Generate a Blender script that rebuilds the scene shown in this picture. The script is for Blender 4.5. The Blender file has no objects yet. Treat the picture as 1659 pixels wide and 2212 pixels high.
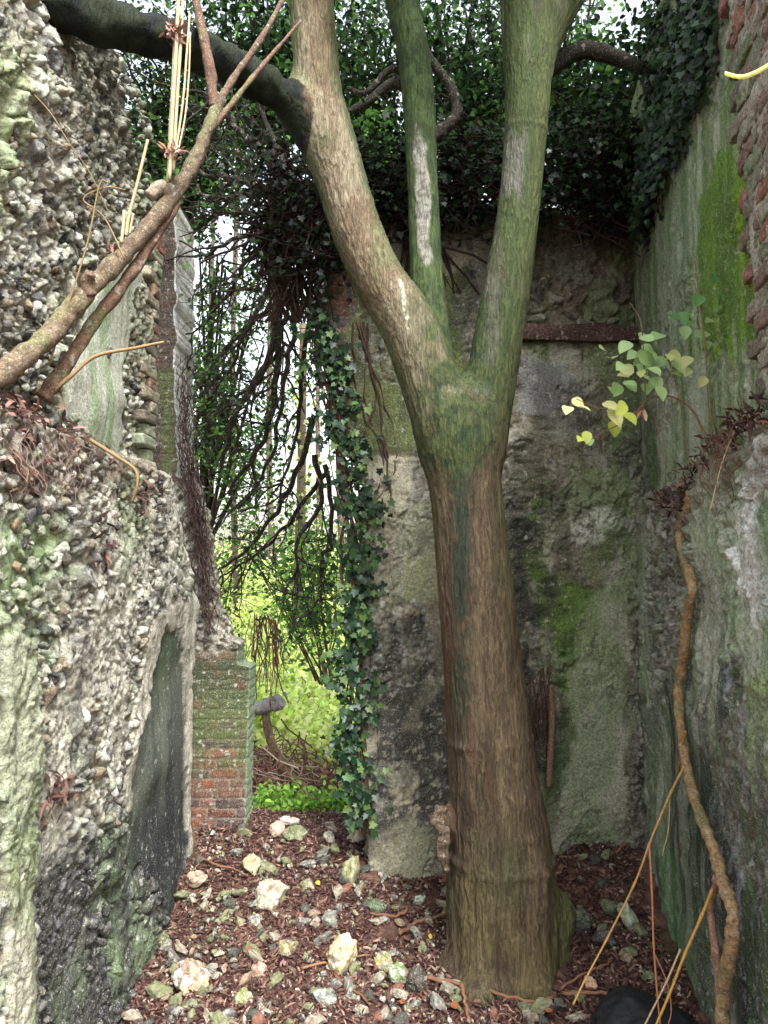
import bpy, math
import numpy as np
from mathutils import Vector

# ------------------------------------------------------------------ camera, sky, sun, exposure
SC = bpy.context.scene
COL = SC.collection
F, CX, CY = 1550.0, 829.5, 1106.0          # lens and centre, in units of a 1659 x 2212 picture
CAMZ, PITCH = 2.5, math.radians(4.0)
cam = bpy.data.cameras.new('camera')
cam.sensor_fit = 'HORIZONTAL'; cam.sensor_width = 36.0; cam.lens = 36.0 * F / 1659.0
cam.clip_start = 0.05; cam.clip_end = 500
camo = bpy.data.objects.new('camera', cam); COL.objects.link(camo)
camo.location = (0, 0, CAMZ); camo.rotation_euler = (math.radians(90) + PITCH, 0, 0)
SC.camera = camo

SUN_EL, SUN_AZ = math.radians(54), math.radians(157)
world = bpy.data.worlds.new('World'); SC.world = world; world.use_nodes = True
wn = world.node_tree; wn.nodes.clear()
sky = wn.nodes.new('ShaderNodeTexSky'); sky.sky_type = 'NISHITA'; sky.sun_disc = False
sky.sun_elevation = SUN_EL; sky.sun_rotation = SUN_AZ; sky.air_density = 1.6; sky.dust_density = 4.0
hs = wn.nodes.new('ShaderNodeHueSaturation'); hs.inputs['Saturation'].default_value = 0.36
bg = wn.nodes.new('ShaderNodeBackground'); bg.inputs['Strength'].default_value = 0.10
wo = wn.nodes.new('ShaderNodeOutputWorld')
wn.links.new(sky.outputs[0], hs.inputs['Color']); wn.links.new(hs.outputs[0], bg.inputs['Color'])
wn.links.new(bg.outputs[0], wo.inputs['Surface'])
sl = bpy.data.lights.new('sun', 'SUN'); sl.energy = 1.5; sl.angle = math.radians(16); sl.color = (1.0, 0.995, 0.985)
so = bpy.data.objects.new('sun', sl); COL.objects.link(so)
_sd = Vector((math.sin(SUN_AZ) * math.cos(SUN_EL), math.cos(SUN_AZ) * math.cos(SUN_EL), math.sin(SUN_EL)))
so.rotation_euler = _sd.to_track_quat('Z', 'Y').to_euler()
SC.view_settings.view_transform = 'Standard'; SC.view_settings.look = 'None'
SC.view_settings.exposure = 2.3; SC.view_settings.gamma = 1.0
SC.view_settings.use_curve_mapping = False
SC.cycles.use_denoising = True
SC.cycles.max_bounces = 8; SC.cycles.transparent_max_bounces = 8

# ------------------------------------------------------------------ helpers
rng = np.random.default_rng(11)
cp, sp = math.cos(PITCH), math.sin(PITCH)

def ray(px, py):
    dx, dz = (px - CX) / F, -(py - CY) / F
    return np.array([dx, cp - sp * dz, sp + cp * dz])

def P(px, py, Y):
    d = ray(px, py); t = Y / d[1]
    return np.array([d[0] * t, Y, CAMZ + d[2] * t])

def hit_x(px, py, x0, k):                  # wall plane x = x0 + k*y
    d = ray(px, py); t = x0 / (d[0] - k * d[1])
    return np.array([d[0] * t, d[1] * t, CAMZ + d[2] * t])

def hit_y(px, py, y0, k):                  # wall plane y = y0 + k*x
    d = ray(px, py); t = y0 / (d[1] - k * d[0])
    return np.array([d[0] * t, d[1] * t, CAMZ + d[2] * t])

def S(r, g, b):
    c = np.array([r, g, b], float) / 255.0
    return np.where(c <= 0.04045, c / 12.92, ((c + 0.055) / 1.055) ** 2.4)

def hsh(ix, iy, iz, seed):
    h = (ix.astype(np.int64) * 374761393 + iy.astype(np.int64) * 668265263 + iz.astype(np.int64) * 2147483647 + seed * 974634777) & 0xffffffff
    h = ((h ^ (h >> 13)) * 1274126177) & 0xffffffff
    h = ((h ^ (h >> 16)) * 2246822519) & 0xffffffff
    h = h ^ (h >> 15)
    return (h & 0xffffff).astype(np.float32) / np.float32(0xffffff)

def vnoise(p, seed=0):
    i = np.floor(p).astype(np.int64); f = (p - i).astype(np.float32)
    u = f * f * f * (f * (f * 6 - 15) + 10)
    r = 0
    for a in (0, 1):
        wx = u[:, 0] if a else 1 - u[:, 0]
        for b in (0, 1):
            wy = u[:, 1] if b else 1 - u[:, 1]
            for c in (0, 1):
                wz = u[:, 2] if c else 1 - u[:, 2]
                r = r + wx * wy * wz * hsh(i[:, 0] + a, i[:, 1] + b, i[:, 2] + c, seed)
    return r * 2 - 1

def fbm(p, sc=1.0, octv=4, seed=0, gain=0.5):
    p = np.asarray(p, float)
    if np.ndim(sc) > 0: sc = np.asarray(sc, float)
    q = p * sc; a = 1.0; r = 0; n = 0
    for o in range(octv):
        r = r + a * vnoise(q, seed + o * 17); n += a
        q = q * 2.03 + 11.7; a *= gain
    return r / n * 1.4

def worley(p, seed=0):
    i = np.floor(p).astype(np.int64)
    n = len(p)
    F1 = np.full(n, 9.0, np.float32); F2 = np.full(n, 9.0, np.float32); ID = np.zeros(n, np.float32)
    off = np.zeros((n, 3), np.float32)
    for a in (-1, 0, 1):
        for b in (-1, 0, 1):
            for c in (-1, 0, 1):
                x, y, z = i[:, 0] + a, i[:, 1] + b, i[:, 2] + c
                fx = np.stack([x + hsh(x, y, z, seed), y + hsh(x, y, z, seed + 1), z + hsh(x, y, z, seed + 2)], 1)
                dv = (p - fx).astype(np.float32)
                d = np.sqrt((dv * dv).sum(1))
                m = d < F1
                F2 = np.where(m, F1, np.minimum(F2, d))
                ID = np.where(m, hsh(x, y, z, seed + 3), ID)
                off[m] = dv[m]
                F1 = np.where(m, d, F1)
    return F1, F2, ID, off

def sstep(a, b, x):
    t = np.clip((x - a) / (b - a), 0, 1); return t * t * (3 - 2 * t)

def mix(a, b, t):
    t = np.asarray(t)
    if t.ndim == 1: t = t[:, None]
    return a * (1 - t) + b * t

def sd_poly(u, v, poly):
    poly = np.asarray(poly, float); n = len(poly)
    d = np.full(len(u), 1e9); inside = np.zeros(len(u), bool)
    for i in range(n):
        a, b = poly[i], poly[(i + 1) % n]
        e = b - a
        wx, wy = u - a[0], v - a[1]
        t = np.clip((wx * e[0] + wy * e[1]) / max(e @ e, 1e-12), 0, 1)
        d = np.minimum(d, (wx - e[0] * t) ** 2 + (wy - e[1] * t) ** 2)
        c = ((a[1] > v) != (b[1] > v)) & (u < (b[0] - a[0]) * (v - a[1]) / (b[1] - a[1] + 1e-12) + a[0])
        inside ^= c
    d = np.sqrt(d)
    return np.where(inside, -d, d)

def palette(cols, r):
    cols = np.array(cols); k = np.clip((r * len(cols)).astype(int), 0, len(cols) - 1)
    return cols[k]

def make_mesh(name, verts, faces, mat=None, cols=None, smooth=True):
    verts = np.ascontiguousarray(verts, np.float32)
    if not isinstance(faces, list): faces = [faces]
    faces = [np.asarray(f, np.int32) for f in faces if len(f)]
    me = bpy.data.meshes.new(name)
    me.vertices.add(len(verts)); me.vertices.foreach_set('co', verts.ravel())
    loops = np.concatenate([f.ravel() for f in faces])
    tot = np.concatenate([np.full(len(f), f.shape[1], np.int32) for f in faces])
    st = np.concatenate([[0], np.cumsum(tot)[:-1]]).astype(np.int32)
    me.loops.add(len(loops)); me.loops.foreach_set('vertex_index', loops)
    me.polygons.add(len(tot)); me.polygons.foreach_set('loop_start', st)
    me.polygons.foreach_set('use_smooth', np.full(len(tot), smooth))
    me.update(calc_edges=True)
    if cols is not None:
        ca = me.color_attributes.new('Col', 'FLOAT_COLOR', 'POINT')
        c4 = np.ones((len(verts), 4), np.float32); c4[:, :3] = np.clip(cols, 0.002, 1)
        ca.data.foreach_set('color', c4.ravel())
    if mat: me.materials.append(mat)
    return me

def tag(o, label=None, cat=None, group=None, kind=None):
    if label: o['label'] = label
    if cat: o['category'] = cat
    if group: o['group'] = group
    if kind: o['kind'] = kind
    return o

def thing(name, label, cat, loc, group=None):
    o = bpy.data.objects.new(name, None); COL.objects.link(o)
    o.location = tuple(float(c) for c in loc); o.empty_display_size = 0.1
    return tag(o, label, cat, group, 'thing')

def obj(name, geo, mat, parent=None, smooth=True):
    v, f, c = geo
    if parent is not None: v = np.asarray(v) - np.array(parent.location)
    o = bpy.data.objects.new(name, make_mesh(name, v, f, mat, c, smooth)); COL.objects.link(o)
    if parent is not None: o.parent = parent
    return o

def one(name, geo, mat, label, cat, group=None, kind=None, smooth=True, loc=None):
    v, f, c = geo
    v = np.asarray(v)
    if loc is None: loc = np.array([v[:, 0].mean(), v[:, 1].mean(), v[:, 2].min()])
    o = bpy.data.objects.new(name, make_mesh(name, v - loc, f, mat, c, smooth)); COL.objects.link(o)
    o.location = tuple(float(c) for c in loc)
    return tag(o, label, cat, group, kind)

def join(*geos):
    V, FQ, C, n = [], {}, [], 0
    for v, f, c in geos:
        if len(v) == 0: continue
        V.append(v); C.append(c)
        for a in (f if isinstance(f, list) else [f]):
            a = np.asarray(a)
            if len(a): FQ.setdefault(a.shape[1], []).append(a + n)
        n += len(v)
    return np.concatenate(V), [np.concatenate(x) for x in FQ.values()], np.concatenate(C)

def gridfaces(nr, nc, flip=False):
    i = np.arange(nr * nc).reshape(nr, nc)
    q = np.stack([i[:-1, :-1], i[:-1, 1:], i[1:, 1:], i[1:, :-1]], -1).reshape(-1, 4)
    return q[:, ::-1] if flip else q

def spline(ctrl, m=8):
    c = np.asarray(ctrl, float)
    if len(c) < 3:
        t = np.linspace(0, 1, m + 1)[:, None]; return c[0] * (1 - t) + c[-1] * t
    p = np.vstack([2 * c[0] - c[1], c, 2 * c[-1] - c[-2]])
    out = []
    for i in range(len(c) - 1):
        p0, p1, p2, p3 = p[i:i + 4]
        t = np.linspace(0, 1, m, endpoint=False)[:, None]
        out.append(0.5 * ((2 * p1) + (-p0 + p2) * t + (2 * p0 - 5 * p1 + 4 * p2 - p3) * t * t + (-p0 + 3 * p1 - 3 * p2 + p3) * t ** 3))
    out.append(c[-1:]); return np.vstack(out)

def tube(pts, rad, sides=7, col=None, jit=0.0, caps=True):
    pts = np.asarray(pts, float); n = len(pts)
    rad = np.broadcast_to(np.asarray(rad, float), (n,)) if np.ndim(rad) else np.full(n, rad)
    T = np.gradient(pts, axis=0); T /= np.linalg.norm(T, axis=1)[:, None] + 1e-9
    u = np.cross(T[0], [0.3, 0.9, 0.2]); u /= np.linalg.norm(u) + 1e-9
    U = np.zeros_like(pts)
    for i in range(n):
        u = u - T[i] * (u @ T[i]); u /= np.linalg.norm(u) + 1e-9; U[i] = u
    W = np.cross(T, U)
    a = np.linspace(0, 2 * math.pi, sides, endpoint=False)
    r = rad[:, None] * (1 + (jit * rng.standard_normal((n, sides)) if jit else 0))
    V = pts[:, None] + r[..., None] * (np.cos(a)[None, :, None] * U[:, None] + np.sin(a)[None, :, None] * W[:, None])
    V = V.reshape(-1, 3)
    i = np.arange(n * sides).reshape(n, sides); j = np.roll(i, -1, 1)
    f = [np.stack([i[:-1], j[:-1], j[1:], i[1:]], -1).reshape(-1, 4)]
    if caps:
        V = np.vstack([V, pts[0], pts[-1]]); k = n * sides
        f.append(np.concatenate([np.stack([j[0], i[0], np.full(sides, k)], -1), np.stack([i[-1], j[-1], np.full(sides, k + 1)], -1)]))
    if col is None: col = np.array([0.1, 0.08, 0.06])
    C = np.broadcast_to(np.asarray(col, float), (len(V), 3)) if np.ndim(col) == 1 else np.vstack([np.repeat(col, sides, 0)] + ([col[:1], col[-1:]] if caps else []))
    return V, f, np.array(C)

def norm(v):
    return v / (np.linalg.norm(v, axis=-1, keepdims=True) + 1e-9)

# leaf outlines (x across, y along the leaf, z out of it) and their triangles
def _oval(w=0.27):
    v = [(0, 0, 0), (0, .5, -.03), (0, 1, -.12), (w * .85, .25, .06), (w, .6, .05), (-w * .85, .25, .06), (-w, .6, .05)]
    return np.array(v, float), np.array([(0, 3, 1), (3, 4, 1), (4, 2, 1), (0, 1, 5), (5, 1, 6), (6, 1, 2)])
def _ivy():
    o = [(0, .05), (.22, -.12), (.48, .02), (.36, .22), (.52, .52), (.26, .55), (0, 1), (-.26, .55), (-.52, .52), (-.36, .22), (-.48, .02), (-.22, -.12)]
    v = [(0, .3, -.04)] + [(x, y, .10 * abs(x) - .1 * y * y) for x, y in o]; n = len(o)
    return np.array(v, float), np.array([(0, 1 + i, 1 + (i + 1) % n) for i in range(n)])
def _strip(w=.10):
    v = [(-w, 0, 0), (w, 0, .02), (-w * 1.3, .5, .14), (w * 1.3, .5, .10), (-w * .3, 1, -.02), (w * .3, 1, 0)]
    return np.array(v, float), np.array([(0, 1, 3), (0, 3, 2), (2, 3, 5), (2, 5, 4)])
def _round(w=.40, n=7):
    t = np.linspace(0, 1, n + 1)[1:-1]; x = w * np.sin(math.pi * t ** .75) ** .8
    v = [(0, 0, 0)] + [(a, b, .10 * a / w - .16 * b * b) for a, b in zip(x, t)] + [(0, 1, -.2)] + [(-a, b, .10 * a / w - .16 * b * b) for a, b in zip(x[::-1], t[::-1])] + [(0, .5, -.05)]
    k = len(v) - 1
    return np.array(v, float), np.array([(k, i, (i + 1) % k) for i in range(k)])
OVAL, BROAD, IVY, STRIP, ROUND = _oval(), _oval(0.36), _ivy(), _strip(), _round()

def scatter(pos, size, nrm, tip, tmpl, cols):
    tv, tf = tmpl; N, k = len(pos), len(tv)
    n = norm(nrm); d = norm(tip - n * (tip * n).sum(1, keepdims=True)); s = np.cross(d, n)
    size = np.broadcast_to(size, (N,))[:, None, None]
    V = pos[:, None] + size * (tv[None, :, 0, None] * s[:, None] + tv[None, :, 1, None] * d[:, None] + tv[None, :, 2, None] * n[:, None])
    Fa = (tf[None] + (np.arange(N) * k)[:, None, None]).reshape(-1, tf.shape[1])
    return V.reshape(-1, 3), [Fa], np.repeat(cols, k, 0)

def rvec(n): return norm(rng.standard_normal((n, 3)))

def leafcols(n, cols, var=0.25):
    c = palette(cols, rng.random(n)); return c * (1 + var * rng.standard_normal((n, 1))).clip(.35, 1.9)

# ------------------------------------------------------------------ materials
def mat_vcol(name, rough=0.85, fine=60, amt=0.35, bump=0.5, bdist=0.01, bscale=90, spec=0.3, stretch=(1, 1, 1), speck=0.0, fissure=0.0):
    m = bpy.data.materials.new(name); m.use_nodes = True
    N, L = m.node_tree.nodes, m.node_tree.links
    b = N['Principled BSDF']; b.inputs['Specular IOR Level'].default_value = spec
    at = N.new('ShaderNodeAttribute'); at.attribute_name = 'Col'
    tc = N.new('ShaderNodeTexCoord'); mp = N.new('ShaderNodeMapping'); mp.inputs['Scale'].default_value = stretch
    L.new(tc.outputs['Object'], mp.inputs['Vector'])
    n1 = N.new('ShaderNodeTexNoise'); n1.inputs['Scale'].default_value = fine; n1.inputs['Detail'].default_value = 5; n1.inputs['Roughness'].default_value = .65
    L.new(mp.outputs[0], n1.inputs['Vector'])
    mr = N.new('ShaderNodeMapRange'); mr.inputs['From Min'].default_value = .28; mr.inputs['From Max'].default_value = .72
    mr.inputs['To Min'].default_value = 1 - amt; mr.inputs['To Max'].default_value = 1 + amt
    L.new(n1.outputs['Fac'], mr.inputs['Value'])
    mx = N.new('ShaderNodeVectorMath'); mx.operation = 'SCALE'
    L.new(at.outputs['Color'], mx.inputs[0]); L.new(mr.outputs[0], mx.inputs['Scale'])
    last = mx.outputs[0]
    if speck:                                                   # pale lichen flecks and dark pits
        for sc_, lo_, hi_, colr in ((150, .58, .66, (.62, .61, .54, 1)), (110, .42, .34, (.035, .034, .03, 1)), (23, .60, .68, (.50, .50, .43, 1)), (31, .38, .30, (.06, .06, .055, 1))):
            ns = N.new('ShaderNodeTexNoise'); ns.inputs['Scale'].default_value = sc_; ns.inputs['Detail'].default_value = 4; ns.inputs['Roughness'].default_value = .6
            L.new(mp.outputs[0], ns.inputs['Vector'])
            ms = N.new('ShaderNodeMapRange'); ms.inputs['From Min'].default_value = lo_; ms.inputs['From Max'].default_value = hi_; ms.inputs['To Max'].default_value = speck
            L.new(ns.outputs['Fac'], ms.inputs['Value'])
            mc = N.new('ShaderNodeMix'); mc.data_type = 'RGBA'
            L.new(ms.outputs[0], mc.inputs[0]); L.new(last, mc.inputs[6]); mc.inputs[7].default_value = colr
            last = mc.outputs[2]
    hgt_extra = None
    if fissure:                                                 # long furrows of the bark
        nd = N.new('ShaderNodeTexNoise'); nd.inputs['Scale'].default_value = 9; nd.inputs['Detail'].default_value = 3; L.new(tc.outputs['Object'], nd.inputs['Vector'])
        va = N.new('ShaderNodeVectorMath'); va.operation = 'MULTIPLY_ADD'; va.inputs[1].default_value = (.05, .05, .05)
        L.new(nd.outputs['Color'], va.inputs[0]); L.new(mp.outputs[0], va.inputs[2])
        hs_ = None
        for sc_, wd in ((44, .16), (95, .2)):
            nf = N.new('ShaderNodeTexNoise'); nf.inputs['Scale'].default_value = sc_; nf.inputs['Detail'].default_value = 2.5; nf.inputs['Roughness'].default_value = .5
            L.new(va.outputs[0], nf.inputs['Vector'])
            a1 = N.new('ShaderNodeMath'); a1.operation = 'SUBTRACT'; a1.inputs[1].default_value = .5; L.new(nf.outputs['Fac'], a1.inputs[0])
            a2 = N.new('ShaderNodeMath'); a2.operation = 'ABSOLUTE'; L.new(a1.outputs[0], a2.inputs[0])
            a3 = N.new('ShaderNodeMapRange'); a3.inputs['From Max'].default_value = wd * .55; a3.inputs['To Min'].default_value = 1 - fissure; L.new(a2.outputs[0], a3.inputs['Value'])
            v2 = N.new('ShaderNodeVectorMath'); v2.operation = 'SCALE'; L.new(last, v2.inputs[0]); L.new(a3.outputs[0], v2.inputs['Scale']); last = v2.outputs[0]
            if hs_ is None: hs_ = a3.outputs[0]
            else:
                m_ = N.new('ShaderNodeMath'); m_.operation = 'MULTIPLY_ADD'; m_.inputs[1].default_value = .5; L.new(a3.outputs[0], m_.inputs[0]); L.new(hs_, m_.inputs[2]); hs_ = m_.outputs[0]
        hgt_extra = hs_
    L.new(last, b.inputs['Base Color'])
    n2 = N.new('ShaderNodeTexNoise'); n2.inputs['Scale'].default_value = bscale; n2.inputs['Detail'].default_value = 6; n2.inputs['Roughness'].default_value = .7
    L.new(mp.outputs[0], n2.inputs['Vector'])
    bp = N.new('ShaderNodeBump'); bp.inputs['Strength'].default_value = bump; bp.inputs['Distance'].default_value = bdist
    if hgt_extra is not None:
        m_ = N.new('ShaderNodeMath'); m_.operation = 'MULTIPLY_ADD'; m_.inputs[1].default_value = .5; L.new(n2.outputs['Fac'], m_.inputs[0]); L.new(hgt_extra, m_.inputs[2]); L.new(m_.outputs[0], bp.inputs['Height'])
    else: L.new(n2.outputs['Fac'], bp.inputs['Height'])
    L.new(bp.outputs[0], b.inputs['Normal'])
    rr = N.new('ShaderNodeMapRange'); rr.inputs['To Min'].default_value = max(.05, rough - .2); rr.inputs['To Max'].default_value = min(1, rough + .15)
    L.new(n2.outputs['Fac'], rr.inputs['Value']); L.new(rr.outputs[0], b.inputs['Roughness'])
    return m

def mat_leaf(name, rough=0.35, trans=0.35, spec=0.5):
    m = bpy.data.materials.new(name); m.use_nodes = True
    N, L = m.node_tree.nodes, m.node_tree.links
    b = N['Principled BSDF']; b.inputs['Roughness'].default_value = rough; b.inputs['Specular IOR Level'].default_value = spec
    at = N.new('ShaderNodeAttribute'); at.attribute_name = 'Col'
    L.new(at.outputs['Color'], b.inputs['Base Color'])
    t = N.new('ShaderNodeBsdfTranslucent')
    hv = N.new('ShaderNodeHueSaturation'); hv.inputs['Saturation'].default_value = 0.9; hv.inputs['Value'].default_value = 1.7
    L.new(at.outputs['Color'], hv.inputs['Color']); L.new(hv.outputs[0], t.inputs['Color'])
    mx = N.new('ShaderNodeMixShader'); mx.inputs[0].default_value = trans
    L.new(b.outputs[0], mx.inputs[1]); L.new(t.outputs[0], mx.inputs[2])
    L.new(mx.outputs[0], N['Material Output'].inputs['Surface'])
    return m

M_WALL = mat_vcol('weathered_masonry', .85, 55, .5, .9, .016, 75, speck=.6)
M_BARK = mat_vcol('bark', .9, 75, .3, .7, .008, 80, .2, (1, 1, .085), fissure=.36)
M_BRANCH = mat_vcol('branch_bark', .85, 55, .55, .8, .010, 80, .2, speck=.45)
M_TWIG = mat_vcol('twig_bark', .75, 90, .3, .3, .003, 150)
M_SOIL = mat_vcol('soil', .95, 45, .4, .8, .015, 60)
M_STONE = mat_vcol('flint', .65, 40, .5, .7, .012, 60, .4, speck=.6)
M_LITTER = mat_leaf('dead_leaf', .7, .05, .25)
M_IVY = mat_leaf('ivy_leaf', .42, .10, .35)
M_LEAF = mat_leaf('green_leaf', .45, .45, .4)
M_PLASTIC = mat_vcol('black_plastic', .7, 20, .3, .5, .02, 14, .3)
# ------------------------------------------------------------------ ground shape
_gp = [P(470, 1780, 5.7), P(650, 1792, 5.7), P(760, 1800, 5.7), P(790, 1860, 5.35), P(870, 1916, 5.35), P(1300, 1822, 5.6), P(1385, 1826, 5.7),
       P(400, 1850, 5.36), P(310, 2100, 4.29), P(280, 2212, 3.88), P(1100, 2150, 4.1), P(1310, 2000, 4.9), P(1490, 2170, 3.83),
       P(800, 2212, 3.9), P(600, 2050, 4.55), P(600, 1930, 4.95), P(880, 2050, 4.6), (0, 3, -.05), (-1.2, 3, 0), (1.3, 3, .1), (0, 1.5, .2),
       (-1, 7, .14), (0.3, 7, .12), (-.5, 9, .25), (-2, 12, .6), (2, 12, .6), (-1, 20, 1.3), (-5, 9, .5), (5, 9, .5), (-4, 4, .3), (4, 4, .3), (0, -4, .5)]
_gp = np.array([np.asarray(a, float) for a in _gp])

def gz(x, y):
    x = np.asarray(x, float); y = np.asarray(y, float)
    d2 = (x[..., None] - _gp[:, 0]) ** 2 + (y[..., None] - _gp[:, 1]) ** 2
    w = 1 / (d2 + .06) ** 1.6
    return (w * _gp[:, 2]).sum(-1) / w.sum(-1)

def ground_geo(xs, ys, fine):
    X, Y = np.meshgrid(xs, ys); p = np.stack([X.ravel(), Y.ravel(), 0 * X.ravel()], 1)
    z = gz(p[:, 0], p[:, 1])
    z = z + .03 * fbm(p, 3.2, 4, 3) + (.012 * fbm(p, 22, 3, 9) if fine else 0)
    if not fine: z = z + .25 * fbm(p, .12, 3, 5) * sstep(9, 20, np.hypot(p[:, 0], p[:, 1]))
    p[:, 2] = z
    r = fbm(p, 9, 4, 21); r2 = fbm(p, 1.3, 3, 22)
    c = mix(S(70, 48, 42), S(112, 84, 72), sstep(-.5, .6, r))
    c = mix(c, S(88, 82, 56), sstep(.15, .6, r2) * .6)
    far = sstep(7.5, 10, p[:, 1])
    c = mix(c, S(128, 138, 70), far * .8)
    return p, [gridfaces(len(ys), len(xs))], c

def spread(a, b, c, d, n, m, lo, hi):
    return np.concatenate([-np.geomspace(hi, -a, m)[:-1] if a < 0 else [], np.linspace(a, b, n), np.geomspace(b, hi, m)[1:]])

xs = np.concatenate([np.linspace(-120, -10, 12), np.linspace(-9, -2, 24), np.linspace(-1.9, 2.6, 300), np.linspace(2.9, 9, 20), np.linspace(10, 120, 12)])
ys = np.concatenate([np.linspace(-60, -4, 10), np.linspace(-3, 2.9, 20), np.linspace(3.0, 6.4, 240), np.linspace(6.6, 14, 50), np.linspace(15, 160, 24)])
one('ground', ground_geo(xs, ys, True), M_SOIL, 'rubble strewn earth floor inside the ruin running out to the wood', 'ground', kind='structure', loc=np.zeros(3))

# ------------------------------------------------------------------ masonry
def brickpat(u, v, seed=0, ch=.075, L=.225, jit=.006, hdr=True):
    p = np.stack([u, v, 0 * u], 1)
    vv = v + jit * fbm(p, 5, 2, seed + 5); course = np.floor(vv / ch)
    fv = vv - course * ch
    hd = (course.astype(int) % 2 == 0) & hdr
    w = np.where(hd, L / 2, L)
    uu = u + np.where(course.astype(int) % 2 == 0, L * .25, 0) + (hsh(course, 0 * course, 0 * course, seed) - .5) * .05
    k = np.floor(uu / w); fu = uu - k * w
    d = np.minimum(np.minimum(fv, ch - fv), np.minimum(fu, w - fu)) + .003 * fbm(p, 40, 2, seed + 8)
    return sstep(.002, .009, d), hsh(k, course, 0 * k, seed + 2), hsh(k, course, 0 * k, seed + 3)

FLINTS = [S(190, 188, 176), S(166, 158, 136), S(84, 84, 88), S(134, 118, 94), S(152, 160, 138), S(214, 212, 204), S(106, 104, 102), S(180, 180, 166), S(58, 58, 62), S(164, 166, 154), S(200, 196, 182), S(144, 152, 128)]
MORT = S(152, 146, 126)

def flintwork(p, sc=9.0, seed=0, amp=.05, squash=(1, .95, .8)):
    """broken flints set in mortar: height, colour"""
    sq = np.array(squash); q = p * sc * sq
    w = q + .42 * np.stack([vnoise(q * .8, seed + 30), vnoise(q * .8, seed + 31), vnoise(q * .8, seed + 32)], 1) + .10 * np.stack([vnoise(q * 3.1, seed + 33), vnoise(q * 3.1, seed + 34), vnoise(q * 3.1, seed + 35)], 1)
    F1, F2, ID, off = worley(w, seed)
    tilt = np.stack([np.sin(ID * 91.7), np.sin(ID * 57.3 + 1), np.sin(ID * 133.1 + 2)], 1)
    e = sstep(.0, .22, F2 - F1); r1 = np.modf(ID * 37.7)[0]
    h = e * (.30 + .8 * r1 + .95 * (off * tilt).sum(1)); h = np.where(r1 < .14, h * .2 - .45 * e, h)      # some have dropped out
    G1, G2, ID2, off2 = worley(w * 2.1 + 3.7, seed + 60)
    t2 = np.stack([np.sin(ID2 * 71.7), np.sin(ID2 * 47.3 + 1), np.sin(ID2 * 113.1 + 2)], 1)
    e2 = sstep(.0, .22, G2 - G1); gate = sstep(-.05, .2, fbm(p, sc * .3, 3, seed + 62))
    hs_ = e2 * (.2 + .55 * ID2 + .6 * (off2 * t2).sum(1))
    h = h * (1 - .8 * gate) + gate * hs_ * .8 + .22 * e2 * (off2 * t2).sum(1)
    h += .20 * fbm(p, sc * .55, 4, seed + 71) + .12 * fbm(p, 55, 3, seed + 70)
    rnd = np.where(gate > .5, np.modf(ID2 * 7.7)[0], np.modf(ID * 19.9)[0]); st = e * (1 - gate) + e2 * gate
    c = palette(FLINTS, rnd)
    cortex = sstep(.05, .5, fbm(p, 30, 4, seed + 80)); c = mix(c, S(200, 200, 192), cortex * .65)
    mo = sstep(-.1, .35, fbm(p, sc * .8, 4, seed + 84)) * .4                                                # mortar smeared over the stones
    c = mix(MORT * (1 + .3 * fbm(p, 14, 3, seed + 3))[:, None], c, sstep(.1, .6, st) * (1 - mo))
    c = c * (1 + .45 * fbm(p, sc * 1.3, 4, seed + 90))[:, None].clip(.3, 1.6)
    return h * amp, c

def brickcol(r, r2, p, seed=0):
    c = palette([S(134, 80, 62), S(116, 74, 62), S(146, 94, 74), S(98, 76, 68), S(128, 92, 76), S(90, 72, 66)], r)
    return c * (.85 + .3 * r2[:, None]) * (1 + .2 * fbm(p, 30, 3, seed))[:, None]

def sweep_wall(rows, nseg, surf, cap=6, flip=False, smoothn=5):
    """rows: list of (z, plan polyline); surf(p, n, s) gives displacement along n and colour"""
    base = []
    for z, pl in rows:
        pl = np.asarray(pl, float); r = []
        for i, n in enumerate(nseg):
            t = np.linspace(0, 1, n, endpoint=False)[:, None]; r.append(pl[i] * (1 - t) + pl[i + 1] * t)
        r.append(pl[-1:]); r = np.vstack(r); base.append(np.column_stack([r, np.full(len(r), z)]))
    base = np.array(base); nr, nc, _ = base.shape
    T = np.gradient(base[..., :2], axis=1)
    N = np.stack([T[..., 1], -T[..., 0], 0 * T[..., 0]], -1)
    if flip: N = -N
    N = norm(N)
    k = smoothn; ker = np.ones(2 * k + 1) / (2 * k + 1)
    for c in range(2):
        pad = np.pad(N[..., c], ((0, 0), (k, k)), 'edge')
        N[..., c] = np.apply_along_axis(lambda a: np.convolve(a, ker, 'valid'), 1, pad)
    N = norm(N)
    top = base[-1]; a, b = top[0], top[-1]
    ab = b - a; tt = np.clip(((top - a) @ ab) / (ab @ ab + 1e-9), 0, 1)
    spine = a + tt[:, None] * ab
    ex = []; en = []
    for i in range(1, cap + 1):
        f = i / cap; q = top * (1 - f) + spine * f; q = q.copy(); q[:, 2] += .04 * math.sin(f * 2.2)
        ex.append(q); en.append(np.tile(np.array([0, 0, 1.0]), (nc, 1)))
    base = np.concatenate([base, np.array(ex)]) if cap else base
    N = np.concatenate([N, np.array(en)]) if cap else N
    p = base.reshape(-1, 3); n = N.reshape(-1, 3)
    d, c = surf(p, n)
    v = p + n * d[:, None]
    fc = gridfaces(base.shape[0], nc, flip)
    i = np.arange(nr) * nc
    back = np.stack([i[:-1], i[1:], i[1:] + nc - 1, i[:-1] + nc - 1], -1)
    return v, [np.concatenate([fc, back if not flip else back[:, ::-1]])], c

def overlay(c, m, col): return mix(c, np.asarray(col), np.clip(m, 0, 1))

def pm(u, v, poly, p, soft=.04, wob=.05, seed=0, sc=6):
    d = sd_poly(u, v, poly) + wob * fbm(p, sc, 4, seed)
    return sstep(soft, -soft, d)

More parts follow.
